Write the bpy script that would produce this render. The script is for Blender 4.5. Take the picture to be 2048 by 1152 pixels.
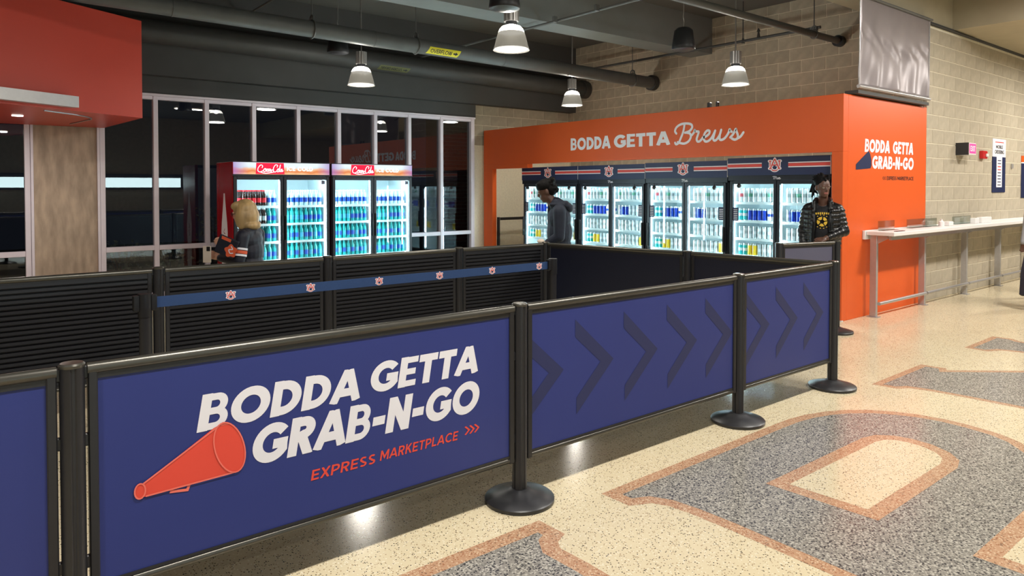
import bpy, bmesh, math, random
import numpy as np
from mathutils import Vector, Matrix
random.seed(7)
for o in list(bpy.data.objects): bpy.data.objects.remove(o, do_unlink=True)
SC = bpy.context.scene
COL = SC.collection
R = math.radians

# ------------------------------------------------------------------ camera
F_PX, YAW, PITCH, PPY, EYE = 1403.2, R(51.38), R(1.313), 404.7, 1.6
cam_d = bpy.data.cameras.new('camera')
cam = bpy.data.objects.new('camera', cam_d); COL.objects.link(cam)
cam_d.sensor_fit = 'HORIZONTAL'; cam_d.sensor_width = 36.0
cam_d.lens = F_PX / 2048 * 36.0
cam_d.shift_y = (PPY - 576) / 2048          # the photo is a crop: its optical centre sits high
cam_d.clip_start = 0.05; cam_d.clip_end = 200
cam.location = (0, 0, EYE)
cam.rotation_euler = (R(90) - PITCH, 0, YAW - R(90))
SC.camera = cam

# ------------------------------------------------------------------ world, exposure
W = bpy.data.worlds.new('night'); SC.world = W; W.use_nodes = True
W.node_tree.nodes['Background'].inputs[0].default_value = (0.010, 0.012, 0.018, 1)
W.node_tree.nodes['Background'].inputs[1].default_value = 0.6
SC.view_settings.view_transform = 'Standard'; SC.view_settings.look = 'None'
SC.view_settings.gamma = 1.0; SC.view_settings.use_curve_mapping = False
SC.view_settings.exposure = 0.55

# brightness of the lamps the place has
CONCOURSE_W = 118.0     # each ceiling fixture over the concourse
PENDANT_W = 17.0       # each bell pendant
COOLER_W = 11.0        # each LED strip in a drinks cooler

def area_light(name, loc, rot, sx, sy, watt, color, parent=None, spread=180):
    d = bpy.data.lights.new(name, 'AREA'); d.shape = 'RECTANGLE'; d.size = sx; d.size_y = sy
    d.energy = watt; d.color = color; d.spread = R(spread)
    o = bpy.data.objects.new(name, d); COL.objects.link(o); o.location = loc; o.rotation_euler = rot
    if parent: o.parent = parent
    return o

# ------------------------------------------------------------------ pixel ray -> point on a plane of the place
def ray(px, py):
    r = (px - 1024) / F_PX; u = -(py - PPY) / F_PX
    f = math.cos(PITCH) + u * math.sin(PITCH); z = u * math.cos(PITCH) - math.sin(PITCH)
    return Vector((f*math.cos(YAW) + r*math.sin(YAW), f*math.sin(YAW) - r*math.cos(YAW), z))
def at(px, py, ax, val):
    d = ray(px, py); o = Vector((0, 0, EYE)); i = 'XYZ'.index(ax)
    return o + d * ((val - o[i]) / d[i])

# ------------------------------------------------------------------ materials
MATS = {}
def lin(c):
    return tuple(((v/255)/12.92 if v/255 <= .04045 else ((v/255+.055)/1.055)**2.4) for v in c) + (1,)
def mat(name, rgb, rough=.5, metal=0, spec=.5, noise=0.0, nscale=20, nstretch=(1,1,1), bump=0.0, bscale=80, trans=0, coat=0, emit=None, estr=0, rand=0.0):
    m = bpy.data.materials.new(name); m.use_nodes = True; MATS[name] = m
    nt = m.node_tree; b = nt.nodes['Principled BSDF']
    c = lin(rgb)
    b.inputs['Base Color'].default_value = c
    b.inputs['Roughness'].default_value = rough; b.inputs['Metallic'].default_value = metal
    b.inputs['Specular IOR Level'].default_value = spec
    if coat: b.inputs['Coat Weight'].default_value = coat; b.inputs['Coat Roughness'].default_value = .1
    if trans: b.inputs['Transmission Weight'].default_value = trans
    if emit:
        b.inputs['Emission Color'].default_value = lin(emit); b.inputs['Emission Strength'].default_value = estr
    tc = nt.nodes.new('ShaderNodeTexCoord')
    if noise or rand:
        mp = nt.nodes.new('ShaderNodeMapping'); mp.inputs['Scale'].default_value = nstretch
        nt.links.new(tc.outputs['Object'], mp.inputs[0])
        n = nt.nodes.new('ShaderNodeTexNoise'); n.inputs['Scale'].default_value = nscale; n.inputs['Detail'].default_value = 5
        nt.links.new(mp.outputs[0], n.inputs['Vector'])
        mr = nt.nodes.new('ShaderNodeMapRange'); mr.inputs['From Min'].default_value = .3; mr.inputs['From Max'].default_value = .7
        mr.inputs['To Min'].default_value = 1-noise; mr.inputs['To Max'].default_value = 1+noise
        nt.links.new(n.outputs[0], mr.inputs[0])
        hs = nt.nodes.new('ShaderNodeHueSaturation'); hs.inputs['Color'].default_value = c
        src = mr.outputs[0]
        if rand:
            oi = nt.nodes.new('ShaderNodeObjectInfo')
            m2 = nt.nodes.new('ShaderNodeMapRange'); m2.inputs['To Min'].default_value = 1-rand; m2.inputs['To Max'].default_value = 1+rand
            nt.links.new(oi.outputs['Random'], m2.inputs[0])
            mu = nt.nodes.new('ShaderNodeMath'); mu.operation = 'MULTIPLY'
            nt.links.new(mr.outputs[0], mu.inputs[0]); nt.links.new(m2.outputs[0], mu.inputs[1]); src = mu.outputs[0]
        nt.links.new(src, hs.inputs['Value']); nt.links.new(hs.outputs[0], b.inputs['Base Color'])
    if bump:
        n2 = nt.nodes.new('ShaderNodeTexNoise'); n2.inputs['Scale'].default_value = bscale; n2.inputs['Detail'].default_value = 4
        nt.links.new(tc.outputs['Object'], n2.inputs['Vector'])
        bp_ = nt.nodes.new('ShaderNodeBump'); bp_.inputs['Strength'].default_value = bump; bp_.inputs['Distance'].default_value = .01
        nt.links.new(n2.outputs[0], bp_.inputs['Height']); nt.links.new(bp_.outputs[0], b.inputs['Normal'])
    return m
def emit_mat(name, rgb, s):
    m = bpy.data.materials.new(name); m.use_nodes = True; MATS[name] = m
    nt = m.node_tree; nt.nodes.remove(nt.nodes['Principled BSDF'])
    e = nt.nodes.new('ShaderNodeEmission'); e.inputs[0].default_value = lin(rgb); e.inputs[1].default_value = s
    nt.links.new(e.outputs[0], nt.nodes['Material Output'].inputs[0]); return m
def glass_mat(name, tint, refl_min, rough=0.0, ior=1.5):
    m = bpy.data.materials.new(name); m.use_nodes = True; MATS[name] = m
    nt = m.node_tree; nt.nodes.remove(nt.nodes['Principled BSDF'])
    t = nt.nodes.new('ShaderNodeBsdfTransparent'); t.inputs[0].default_value = lin(tint)
    g = nt.nodes.new('ShaderNodeBsdfGlossy'); g.inputs['Roughness'].default_value = rough
    lw = nt.nodes.new('ShaderNodeLayerWeight'); lw.inputs[0].default_value = .5
    pw = nt.nodes.new('ShaderNodeMath'); pw.operation = 'POWER'; pw.inputs[1].default_value = 5
    nt.links.new(lw.outputs['Facing'], pw.inputs[0])
    mx = nt.nodes.new('ShaderNodeMath'); mx.operation = 'MULTIPLY_ADD'; mx.inputs[1].default_value = 1-refl_min; mx.inputs[2].default_value = refl_min
    nt.links.new(pw.outputs[0], mx.inputs[0])
    ms = nt.nodes.new('ShaderNodeMixShader')
    nt.links.new(mx.outputs[0], ms.inputs[0]); nt.links.new(t.outputs[0], ms.inputs[1]); nt.links.new(g.outputs[0], ms.inputs[2])
    nt.links.new(ms.outputs[0], nt.nodes['Material Output'].inputs[0]); return m
def terrazzo(name, base, chips, scale, dens, rough):
    """cement colour with stone chips scattered in it: chips = list of (rgb, share)"""
    m = bpy.data.materials.new(name); m.use_nodes = True; MATS[name] = m
    nt = m.node_tree; b = nt.nodes['Principled BSDF']; b.inputs['Roughness'].default_value = rough
    b.inputs['Specular IOR Level'].default_value = .5
    geo = nt.nodes.new('ShaderNodeNewGeometry')
    v = nt.nodes.new('ShaderNodeTexVoronoi'); v.inputs['Scale'].default_value = scale; v.inputs['Randomness'].default_value = 1
    nt.links.new(geo.outputs['Position'], v.inputs['Vector'])
    sep = nt.nodes.new('ShaderNodeSeparateColor'); nt.links.new(v.outputs['Color'], sep.inputs[0])
    cr = nt.nodes.new('ShaderNodeValToRGB'); cr.color_ramp.interpolation = 'CONSTANT'
    el = cr.color_ramp.elements; pos = 0.0
    el[0].position = 0; el[0].color = lin(chips[0][0]); pos = chips[0][1]
    for c, s in chips[1:]:
        e = el.new(min(pos, .999)); e.color = lin(c); pos += s
    last = [e for e in el if e.position == 1.0]
    if last: last[0].position = min(pos, .999); last[0].color = lin(base)
    nt.links.new(sep.outputs[0], cr.inputs[0])
    # only the core of a cell is stone
    lt = nt.nodes.new('ShaderNodeMath'); lt.operation = 'LESS_THAN'; lt.inputs[1].default_value = dens
    nt.links.new(v.outputs['Distance'], lt.inputs[0])
    n = nt.nodes.new('ShaderNodeTexNoise'); n.inputs['Scale'].default_value = 3; nt.links.new(geo.outputs['Position'], n.inputs['Vector'])
    hs = nt.nodes.new('ShaderNodeHueSaturation'); hs.inputs['Color'].default_value = lin(base)
    mr = nt.nodes.new('ShaderNodeMapRange'); mr.inputs['To Min'].default_value = .93; mr.inputs['To Max'].default_value = 1.07
    nt.links.new(n.outputs[0], mr.inputs[0]); nt.links.new(mr.outputs[0], hs.inputs['Value'])
    mx = nt.nodes.new('ShaderNodeMix'); mx.data_type = 'RGBA'
    nt.links.new(lt.outputs[0], mx.inputs[0]); nt.links.new(hs.outputs[0], mx.inputs[6]); nt.links.new(cr.outputs[0], mx.inputs[7])
    nt.links.new(mx.outputs[2], b.inputs['Base Color']); return m

CREAM = (212, 198, 166)
terrazzo('terrazzo_cream', CREAM, [((62, 54, 46), .12), ((146, 124, 94), .14), ((230, 222, 202), .18)], 120, .40, .16)
terrazzo('terrazzo_grey', (142, 138, 130), [((62, 62, 64), .30), ((184, 179, 168), .34), ((120, 116, 110), .2)], 115, .55, .2)
terrazzo('terrazzo_orange', (184, 146, 116), [((208, 182, 152), .3), ((156, 108, 80), .25), ((126, 98, 80), .1)], 115, .5, .2)
mat('block', (176, 166, 147), .85, spec=.25, noise=.10, nscale=9, bump=.25, bscale=120, rand=.05)
mat('mortar', (228, 220, 198), .9, spec=.2, noise=.06, nscale=30, bump=.2)
mat('beam_paint_tan', (172, 162, 138), .8, noise=.04, nscale=4)
mat('dark_paint', (74, 74, 73), .7, noise=.06, nscale=3)
mat('ceiling_paint', (98, 97, 93), .8, noise=.05, nscale=2)
mat('beam_grey', (118, 122, 122), .75, noise=.05, nscale=3)
mat('pipe_paint', (96, 97, 96), .5, noise=.08, nscale=6)
mat('pipe_dark', (64, 64, 63), .55, noise=.08, nscale=6)
mat('orange_paint', (222, 92, 32), .42, noise=.02, nscale=2)
mat('red_orange_paint', (196, 58, 36), .38, noise=.03, nscale=2)
mat('white_print', (240, 238, 244), .5)
mat('white_paint', (226, 224, 222), .45)
mat('window_frame', (226, 217, 226), .4, metal=.05, noise=.03, nscale=6)
mat('brick', (122, 62, 52), .85, noise=.12, nscale=12, rand=.12, bump=.3)
mat('brick_mortar', (150, 132, 120), .9)
mat('black_metal', (36, 36, 39), .36, spec=.5, noise=.05, nscale=40)
mat('rail_metal', (88, 86, 80), .3, metal=.65, noise=.05, nscale=30)
mat('black_plastic', (24, 24, 27), .42)
mat('chrome', (205, 205, 205), .2, metal=1)
mat('aluminium', (186, 184, 184), .35, metal=.6, noise=.04, nscale=20)
mat('navy_print', (46, 57, 124), .42, spec=.4, noise=.02, nscale=2)
mat('navy_chevron', (44, 50, 92), .42, spec=.4)
mat('navy_dark', (17, 22, 42), .45, noise=.04, nscale=4)
mat('slat_black', (21, 22, 28), .42, noise=.06, nscale=15)
mat('grey_violet_print', (84, 84, 104), .5)
mat('red_print', (232, 76, 58), .5)
mat('red_print_pale', (244, 120, 104), .5)
mat('navy_sign', (32, 42, 80), .45)
mat('stripe_red', (214, 74, 66), .5)
mat('belt_navy', (32, 62, 108), .7, noise=.05, nscale=60)
mat('cooler_black', (28, 32, 40), .35)
mat('cooler_inner', (226, 238, 240), .5)
mat('shelf_white', (236, 240, 240), .4)
mat('coke_red', (176, 14, 24), .22, coat=.5)
mat('screen_fabric', (150, 142, 144), .38, metal=.35, noise=.05, nscale=3)
mat('wood_panel', (172, 152, 132), .6, noise=.26, nscale=5, nstretch=(2.4, 2.4, .6), bump=.12, bscale=30)
mat('yellow_label', (238, 224, 40), .5)
mat('olive_label', (96, 98, 52), .6)
mat('black_print', (20, 20, 22), .6)
mat('lamp_black', (26, 27, 30), .45)
mat('lamp_metal', (170, 168, 166), .32, metal=.7, noise=.05, nscale=30)
mat('lamp_shade', (104, 103, 99), .35, metal=.3, emit=(255, 244, 220), estr=.07)
mat('outdoor_ground', (40, 40, 38), .9, noise=.2, nscale=5)
mat('leaf', (176, 180, 146), .5, noise=.2, nscale=40, rand=.1)
mat('red_alarm', (190, 26, 30), .4)
mat('exit_pink', (240, 60, 110), .4, emit=(255, 40, 100), estr=1.6)
mat('skin_light', (226, 172, 146), .5); mat('skin_dark', (86, 58, 46), .45)
mat('hair_blonde', (184, 152, 104), .42, noise=.3, nscale=26, nstretch=(1, 1, .08))
mat('hair_black', (12, 10, 10), .7, spec=.15, noise=.2, nscale=60, bump=.5, bscale=90)
mat('navy_jacket', (20, 22, 38), .6, noise=.1, nscale=20, bump=.15, bscale=25)
mat('hoodie', (21, 28, 44), .8, noise=.12, nscale=18, bump=.2, bscale=30)
mat('puffer', (10, 10, 12), .34, spec=.45, noise=.1, nscale=30, bump=.25, bscale=45)
mat('shirt_black', (16, 17, 22), .75, bump=.15, bscale=20)
mat('gold_print', (226, 186, 60), .5)
mat('orange_cloth', (228, 96, 58), .7)
mat('trousers', (30, 32, 40), .75); mat('shoe', (30, 28, 28), .5)
mat('grey_jacket', (150, 152, 158), .6, bump=.2, bscale=30); mat('crimson', (176, 22, 48), .6)
mat('eye_white', (150, 140, 132), .3); mat('lips', (150, 90, 84), .5)
mat('phone_case', (222, 206, 190), .4)
emit_mat('lamp_glow', (255, 250, 238), 9); emit_mat('lamp_lens', (255, 250, 240), 14)
emit_mat('fixture_glow', (255, 244, 226), 7)
emit_mat('led_strip', (214, 244, 255), 10)
emit_mat('menu_glow', (222, 248, 250), 6)
emit_mat('downlight', (255, 240, 226), 6)
def see_through(name, share):
    """let part of the light through, as frosted lamp glass does"""
    nt = MATS[name].node_tree; out = nt.nodes['Material Output']; src = out.inputs[0].links[0].from_socket
    t = nt.nodes.new('ShaderNodeBsdfTransparent'); ms = nt.nodes.new('ShaderNodeMixShader'); ms.inputs[0].default_value = share
    nt.links.new(src, ms.inputs[1]); nt.links.new(t.outputs[0], ms.inputs[2]); nt.links.new(ms.outputs[0], out.inputs[0])
see_through('lamp_glow', .55); see_through('lamp_shade', .22)
glass_mat('window_glass', (204, 208, 212), .10)
glass_mat('door_glass', (238, 246, 248), .03)
glass_mat('acrylic', (232, 238, 236), .10)
def sign_mat():
    """backlit cooler header: pale sky over warm horizon, printed on a lit panel"""
    m = bpy.data.materials.new('cooler_sign'); m.use_nodes = True; MATS['cooler_sign'] = m
    nt = m.node_tree; nt.nodes.remove(nt.nodes['Principled BSDF'])
    e = nt.nodes.new('ShaderNodeEmission'); e.inputs[1].default_value = .8
    tc = nt.nodes.new('ShaderNodeTexCoord'); sp = nt.nodes.new('ShaderNodeSeparateXYZ')
    nt.links.new(tc.outputs['Generated'], sp.inputs[0])
    n = nt.nodes.new('ShaderNodeTexNoise'); n.inputs['Scale'].default_value = 6; nt.links.new(tc.outputs['Object'], n.inputs['Vector'])
    ad = nt.nodes.new('ShaderNodeMath'); ad.operation = 'MULTIPLY_ADD'; ad.inputs[1].default_value = .5; 
    nt.links.new(n.outputs[0], ad.inputs[0]); nt.links.new(sp.outputs['Z'], ad.inputs[2])
    cr = nt.nodes.new('ShaderNodeValToRGB'); el = cr.color_ramp.elements
    el[0].position = .22; el[0].color = lin((250, 200, 150)); el[1].position = 1.15 if False else 1.0; el[1].color = lin((226, 238, 240))
    a = el.new(.5); a.color = lin((222, 130, 76)); a = el.new(.72); a.color = lin((240, 190, 150)); a = el.new(.85); a.color = lin((214, 232, 238))
    nt.links.new(ad.outputs[0], cr.inputs[0])
    # violet towards both ends of the print
    en = nt.nodes.new('ShaderNodeMath'); en.operation = 'SUBTRACT'; en.inputs[1].default_value = .5; nt.links.new(sp.outputs['X'], en.inputs[0])
    ab = nt.nodes.new('ShaderNodeMath'); ab.operation = 'ABSOLUTE'; nt.links.new(en.outputs[0], ab.inputs[0])
    mr = nt.nodes.new('ShaderNodeMapRange'); mr.inputs['From Min'].default_value = .36; mr.inputs['From Max'].default_value = .5; mr.inputs['To Max'].default_value = .7
    nt.links.new(ab.outputs[0], mr.inputs[0])
    mx = nt.nodes.new('ShaderNodeMix'); mx.data_type = 'RGBA'; mx.inputs[7].default_value = lin((150, 110, 190))
    nt.links.new(mr.outputs[0], mx.inputs[0]); nt.links.new(cr.outputs[0], mx.inputs[6])
    nt.links.new(mx.outputs[2], e.inputs[0]); nt.links.new(e.outputs[0], nt.nodes['Material Output'].inputs[0])
sign_mat()
emit_mat('sign_white', (255, 255, 255), 1.3); emit_mat('sign_red', (232, 40, 70), .9); emit_mat('sign_pale', (255, 252, 246), 1.7)

# ------------------------------------------------------------------ object helpers
def tag(o, label=None, cat=None, group=None, kind=None):
    if label: o['label'] = label
    if cat: o['category'] = cat
    if group: o['group'] = group
    if kind: o['kind'] = kind
    return o
KIDS = {}
def adopt(o, parent):
    o.parent = parent; KIDS.setdefault(parent.name, []).append(o)
def empty(name, loc=(0, 0, 0), rz=0.0, parent=None):
    o = bpy.data.objects.new(name, None); COL.objects.link(o); o.empty_display_size = .1
    o.location = loc; o.rotation_euler = (0, 0, rz)
    if parent: adopt(o, parent)
    return o
def thing(name, label, cat, loc=(0, 0, 0), rz=0.0, group=None):
    return tag(empty(name, loc, rz), label, cat, group)
def link(name, mesh, parent=None):
    o = bpy.data.objects.new(name, mesh); COL.objects.link(o)
    if parent: adopt(o, parent)
    return o
def wmat(o):
    m = Matrix.Identity(4)
    while o is not None:
        m = (Matrix.Translation(o.location) @ o.rotation_euler.to_matrix().to_4x4()) @ m; o = o.parent
    return m
def copy_tree(o, parent=None):
    c = o.copy(); COL.objects.link(c)
    if parent: c.parent = parent
    for ch in KIDS.get(o.name, []): copy_tree(ch, c)
    return c

class MB:
    """collects shapes into one mesh"""
    def __init__(s): s.bm = bmesh.new(); s.mi = 0; s.mats = []
    def use(s, name):
        if name not in s.mats: s.mats.append(name)
        s.mi = s.mats.index(name); return s
    def face(s, vs):
        try:
            f = s.bm.faces.new(vs); f.material_index = s.mi; return f
        except ValueError: return None
    def poly(s, pts):
        return s.face([s.bm.verts.new(p) for p in pts])
    def box(s, x0, y0, z0, x1, y1, z1, bev=0.0, seg=1, M=None):
        vs = [Vector((x, y, z)) for x in (x0, x1) for y in (y0, y1) for z in (z0, z1)]
        v = [s.bm.verts.new(M @ p if M else p) for p in vs]
        fs = [s.face([v[i] for i in q]) for q in ((0, 1, 3, 2), (4, 6, 7, 5), (0, 4, 5, 1), (2, 3, 7, 6), (0, 2, 6, 4), (1, 5, 7, 3))]
        if bev:
            es = list({e for f in fs for e in f.edges})
            r = bmesh.ops.bevel(s.bm, geom=es, offset=bev, segments=seg, profile=.5, affect='EDGES')
            for f in r['faces']: f.material_index = s.mi
        return s
    def rings(s, rs, cap0=True, cap1=True, closed=True):
        V = [[s.bm.verts.new(p) for p in r] for r in rs]; n = len(V[0])
        for a, b in zip(V, V[1:]):
            for i in range(n if closed else n-1):
                s.face((a[i], a[(i+1) % n], b[(i+1) % n], b[i]))
        if cap0: s.face(V[0][::-1])
        if cap1: s.face(V[-1])
        return s
    def tube(s, p0, p1, r0, r1=None, n=16, cap=True):
        p0 = Vector(p0); p1 = Vector(p1); r1 = r0 if r1 is None else r1
        d = (p1-p0).normalized(); a = d.orthogonal().normalized(); b = d.cross(a)
        C = [(math.cos(2*math.pi*i/n), math.sin(2*math.pi*i/n)) for i in range(n)]
        return s.rings([[p0 + (a*c+b*q)*r0 for c, q in C], [p1 + (a*c+b*q)*r1 for c, q in C]], cap, cap)
    def path(s, pts, r, n=8, cap=True):
        pts = [Vector(p) for p in pts]; out = []
        up = None
        for i, p in enumerate(pts):
            d = (pts[min(i+1, len(pts)-1)] - pts[max(i-1, 0)]).normalized()
            if up is None: up = d.orthogonal().normalized()
            a = (up - d*up.dot(d)).normalized(); up = a; b = d.cross(a)
            out.append([p + (a*math.cos(2*math.pi*k/n)+b*math.sin(2*math.pi*k/n))*r for k in range(n)])
        return s.rings(out, cap, cap)
    def lathe(s, prof, c=(0, 0, 0), n=24, cap0=True, cap1=True):
        c = Vector(c)
        return s.rings([[c + Vector((r*math.cos(2*math.pi*i/n), r*math.sin(2*math.pi*i/n), z)) for i in range(n)] for r, z in prof], cap0, cap1)
    def prism(s, pts, d):
        """flat polygon pts (3D) thickened by vector d"""
        d = Vector(d); a = [Vector(p) for p in pts]
        return s.rings([a, [p+d for p in a]])
    def quads(s, quads, fn):
        for k, q in quads: s.poly([fn(u, v, .14*k) for u, v in q])
        return s
    def build(s, name, mats=None, parent=None, world=False, smooth=False, kind=None):
        if world and parent is not None: s.bm.transform(wmat(parent).inverted())
        bmesh.ops.recalc_face_normals(s.bm, faces=s.bm.faces[:])
        me = bpy.data.meshes.new(name); s.bm.to_mesh(me); s.bm.free()
        for m in (s.mats or ([mats] if isinstance(mats, str) else mats)): me.materials.append(MATS[m])
        if smooth:
            me.polygons.foreach_set('use_smooth', [True]*len(me.polygons))
            try: me.set_sharp_from_angle(angle=R(38))
            except Exception: pass
        o = link(name, me, parent)
        if kind: o['kind'] = kind
        return o
def one(name, m, fn, parent=None, world=False, smooth=False, kind=None):
    b = MB(); fn(b); return b.build(name, m, parent, world, smooth, kind)

# ------------------------------------------------------------------ lettering: strokes widened to flat shapes
def arc(cx, cy, rx, ry, a0, a1, n=14):
    return [(cx+rx*math.cos(R(a0+(a1-a0)*i/n)), cy+ry*math.sin(R(a0+(a1-a0)*i/n))) for i in range(n+1)]
def glyph(ch, w):
    h = w/2
    t, b_ = 1-h, h
    if ch == 'B':                      # bowls thinner than the stem so the counters stay open
        wb = min(w, .19); q = wb/2; tt = 1-q; md = .515
        return [[(h, -.1), (h, 1.1)], ([(h, tt)] + arc(.38, (tt+md)/2, .27-q, (tt-md)/2, 90, -90) + [(h, md)], wb), ([(h, md)] + arc(.40, (md+q)/2, .30-q, (md-q)/2, 90, -90) + [(h, q)], wb)], .70
    if ch == 'D':
        return [[(h, -.1), (h, 1.1)], [(h, t)] + arc(.30, .5, .49-h, .5-h, 90, -90, 22) + [(h, b_)]], .79
    if ch == 'O': return [arc(.5, .5, .5-h, .5-h+.015, 0, 360, 36)], 1.0
    if ch == 'C': return [arc(.48, .5, .48-h, .5-h+.01, 42, 318, 30)], .84
    if ch == 'G': return [arc(.49, .5, .49-h, .5-h+.01, 40, 325, 30) + [(.90-h, .42)], [(.52, .45), (.90, .45)]], .90
    if ch == 'E':
        wb = min(w, .205); q = wb/2
        return [[(h, -.1), (h, 1.1)], ([(0, 1-q), (.60, 1-q)], wb), ([(0, .5), (.55, .5)], wb), ([(0, q), (.60, q)], wb)], .60
    if ch == 'F': return [[(h, -.1), (h, 1.1)], [(0, t), (.58, t)], [(0, .48), (.53, .48)]], .58
    if ch == 'T': return [[(0, t), (.66, t)], [(.33, -.1), (.33, 1)]], .66
    if ch == 'I': return [[(h, -.1), (h, 1.1)]], w
    if ch == 'L': return [[(h, -.1), (h, 1.1)], [(0, b_), (.54, b_)]], .54
    if ch == 'A':
        return [[(h*.55, -.001), (.42-h*.12, 1.0)], [(.84-h*.55, -.001), (.42+h*.12, 1.0)], [(.18, .30), (.66, .30)]], .84
    if ch == 'V': return [[(h*.55, 1.0), (.41, 0)], [(.82-h*.55, 1.0), (.41, 0)]], .82
    if ch == 'N': return [[(h, -.1), (h, 1.1)], [(.76-h, -.1), (.76-h, 1.1)], [(h*.9, 1.0), (.76-h*.9, 0)]], .76
    if ch == 'M': return [[(h, -.1), (h, 1.1)], [(.92-h, -.1), (.92-h, 1.1)], [(h, 1.0), (.46, .28), (.92-h, 1.0)]], .92
    if ch == 'W': return [[(h*.6, 1.1), (.3, -.06)], [(.3, -.06), (.55, 1.0)], [(.55, 1.0), (.82, -.06)], [(.82, -.06), (1.1-h*.6, 1.1)]], 1.1
    if ch == 'R':
        return [[(h, -.1), (h, 1.1)], [(h, t)] + arc(.36, .70, .31-h, .30-h, 90, -90) + [(h, .42)], [(.36, .42), (.60-h*.2, -.05)]], .69
    if ch == 'P': return [[(h, -.1), (h, 1.1)], [(h, t)] + arc(.36, .68, .31-h, .32-h, 90, -90) + [(h, .37)]], .66
    if ch == 'K': return [[(h, -.1), (h, 1.1)], [(h, .36), (.62, 1.05)], [(.30, .58), (.66, -.05)]], .70
    if ch == 'X': return [[(.06, -.02), (.64, 1.02)], [(.06, 1.02), (.64, -.02)]], .70
    if ch == 'S': return [arc(.31, .73, .30-h, .27-h, 35, 250, 14) + arc(.31, .26, .31-h, .26-h, 80, -145, 16)], .62
    if ch == 'U': return [[(h, 1.1), (h, .36)] + arc(.36, .36, .36-h, .36-h, 180, 360, 14) + [(.72-h, 1.1)]], .72
    if ch == 'H': return [[(h, -.1), (h, 1.1)], [(.72-h, -.1), (.72-h, 1.1)], [(h, .5), (.72-h, .5)]], .72
    if ch == '-': return [[(.02, .42), (.40, .42)]], .42
    if ch == '>': return [[(.02, 1.0), (.34, .5), (.02, 0)]], .42
    if ch == '<': return [[(.36, 1.0), (.04, .5), (.36, 0)]], .42
    return [], .32
def ribbon(pl, w, rnd=False):
    """quads of a polyline widened to w with mitred joints"""
    P = [Vector((p[0], p[1])) for p in pl]
    P = [p for i, p in enumerate(P) if i == 0 or (p-P[i-1]).length > 1e-6]
    closed = (P[0]-P[-1]).length < 1e-5
    n = len(P); L = []; Rr = []
    for i, p in enumerate(P):
        if closed: a, b = P[i-1 if i else n-2], P[i+1 if i < n-1 else 1]
        else: a, b = P[max(i-1, 0)], P[min(i+1, n-1)]
        d0 = (p-a).normalized() if (p-a).length > 1e-9 else (b-p).normalized()
        d1 = (b-p).normalized() if (b-p).length > 1e-9 else d0
        t = (d0+d1).normalized() if (d0+d1).length > 1e-6 else d0
        nrm = Vector((-t.y, t.x)); k = 1/max(.45, nrm.dot(Vector((-d0.y, d0.x))))
        wi = w[i] if isinstance(w, (list, tuple)) else w
        L.append(p+nrm*wi/2*k); Rr.append(p-nrm*wi/2*k)
    q = [[L[i], L[i+1], Rr[i+1], Rr[i]] for i in range(n-1)]
    if rnd:
        for p in ((P[0], P[-1])):
            wi = (w[0] if p is P[0] else w[-1]) if isinstance(w, (list, tuple)) else w
            q.append([p + Vector((math.cos(k*math.pi/4), math.sin(k*math.pi/4)))*wi/2 for k in range(8)])
    return q
def clip(poly, lo, hi):
    for sgn, lim in ((1, lo), (-1, -hi)):
        out = []
        for i in range(len(poly)):
            a, b = poly[i-1], poly[i]; fa, fb = sgn*a.y-lim, sgn*b.y-lim
            if fa >= 0: 
                if fb < 0: out.append(a+(b-a)*(fa/(fa-fb)))
            elif fb >= 0: out.append(a+(b-a)*(fa/(fa-fb)))
            if fb >= 0: out.append(b)
        poly = out
        if len(poly) < 3: return []
    return poly
def text_quads(txt, u0, u1, v0, v1, w=.24, shear=0.0, gap=.07):
    """txt set between u0 and u1 with baseline v0 and cap height v1-v0"""
    x = 0.0; Q = []
    for ch in txt:
        st, adv = glyph(ch, w)
        for k, s_ in enumerate(st):
            pl, ww = s_ if isinstance(s_, tuple) else (s_, w)
            for q in ribbon(pl, ww):
                q = clip(q, -.012, 1.012)
                if q: Q.append((k, [Vector((p.x+x, p.y)) for p in q]))
        x += adv + gap
    tot = x - gap; sx = ((u1-u0) - shear*(v1-v0))/tot if tot else 1
    H = v1-v0
    return [(k, [(u0 + p.x*sx + shear*p.y*H, v0 + p.y*H) for p in q]) for k, q in Q]
def spline(pts, n=5):
    """Catmull-Rom through the points"""
    P = [Vector(p) for p in pts]; out = []
    for i in range(len(P)-1):
        a, b, c, d = P[max(i-1, 0)], P[i], P[i+1], P[min(i+2, len(P)-1)]
        for k in range(n):
            t = k/n
            out.append(.5*((2*b)+(c-a)*t+(2*a-5*b+4*c-d)*t*t+(3*b-a-3*c+d)*t**3))
    out.append(P[-1]); return [(p.x, p.y) for p in out]
def emblem(parent, fn, s, name='emblem'):
    """interlocked A and U shield: white outline, red letters, navy doorway. fn(u,v,k) -> point, k = print layer; s = half height"""
    U = [[(-.80, .60), (-.80, -.08)] + arc(0, -.08, .80, .82, 180, 360, 16) + [(.80, .60)], [(-1.0, .62), (-.58, .62)], [(.58, .62), (1.0, .62)]]
    A = [[(-.74, -.52), (0, .98)], [(.74, -.52), (0, .98)], [(-.40, .0), (.40, .0)], [(-.95, -.54), (-.52, -.54)], [(.52, -.54), (.95, -.54)]]
    m = MB(); lay = 1.0
    for grp, w, c in ((U+A, .44, 'white_print'), (U, .17, 'stripe_red'), (A, .36, 'white_print'), (A, .21, 'stripe_red')):
        m.use(c)
        for pl in grp:
            for q in ribbon(pl, w, w > .3): m.poly([fn(p.x*s, p.y*s, lay+(.07 if len(q) == 8 else 0)) for p in q])
            lay += .16
    m.use('navy_sign'); m.poly([fn(u*s, v*s, 8) for u, v in ((-.17, -.52), (.17, -.52), (.17, -.10), (-.17, -.10))])
    return m.build(name, None, parent)
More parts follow.
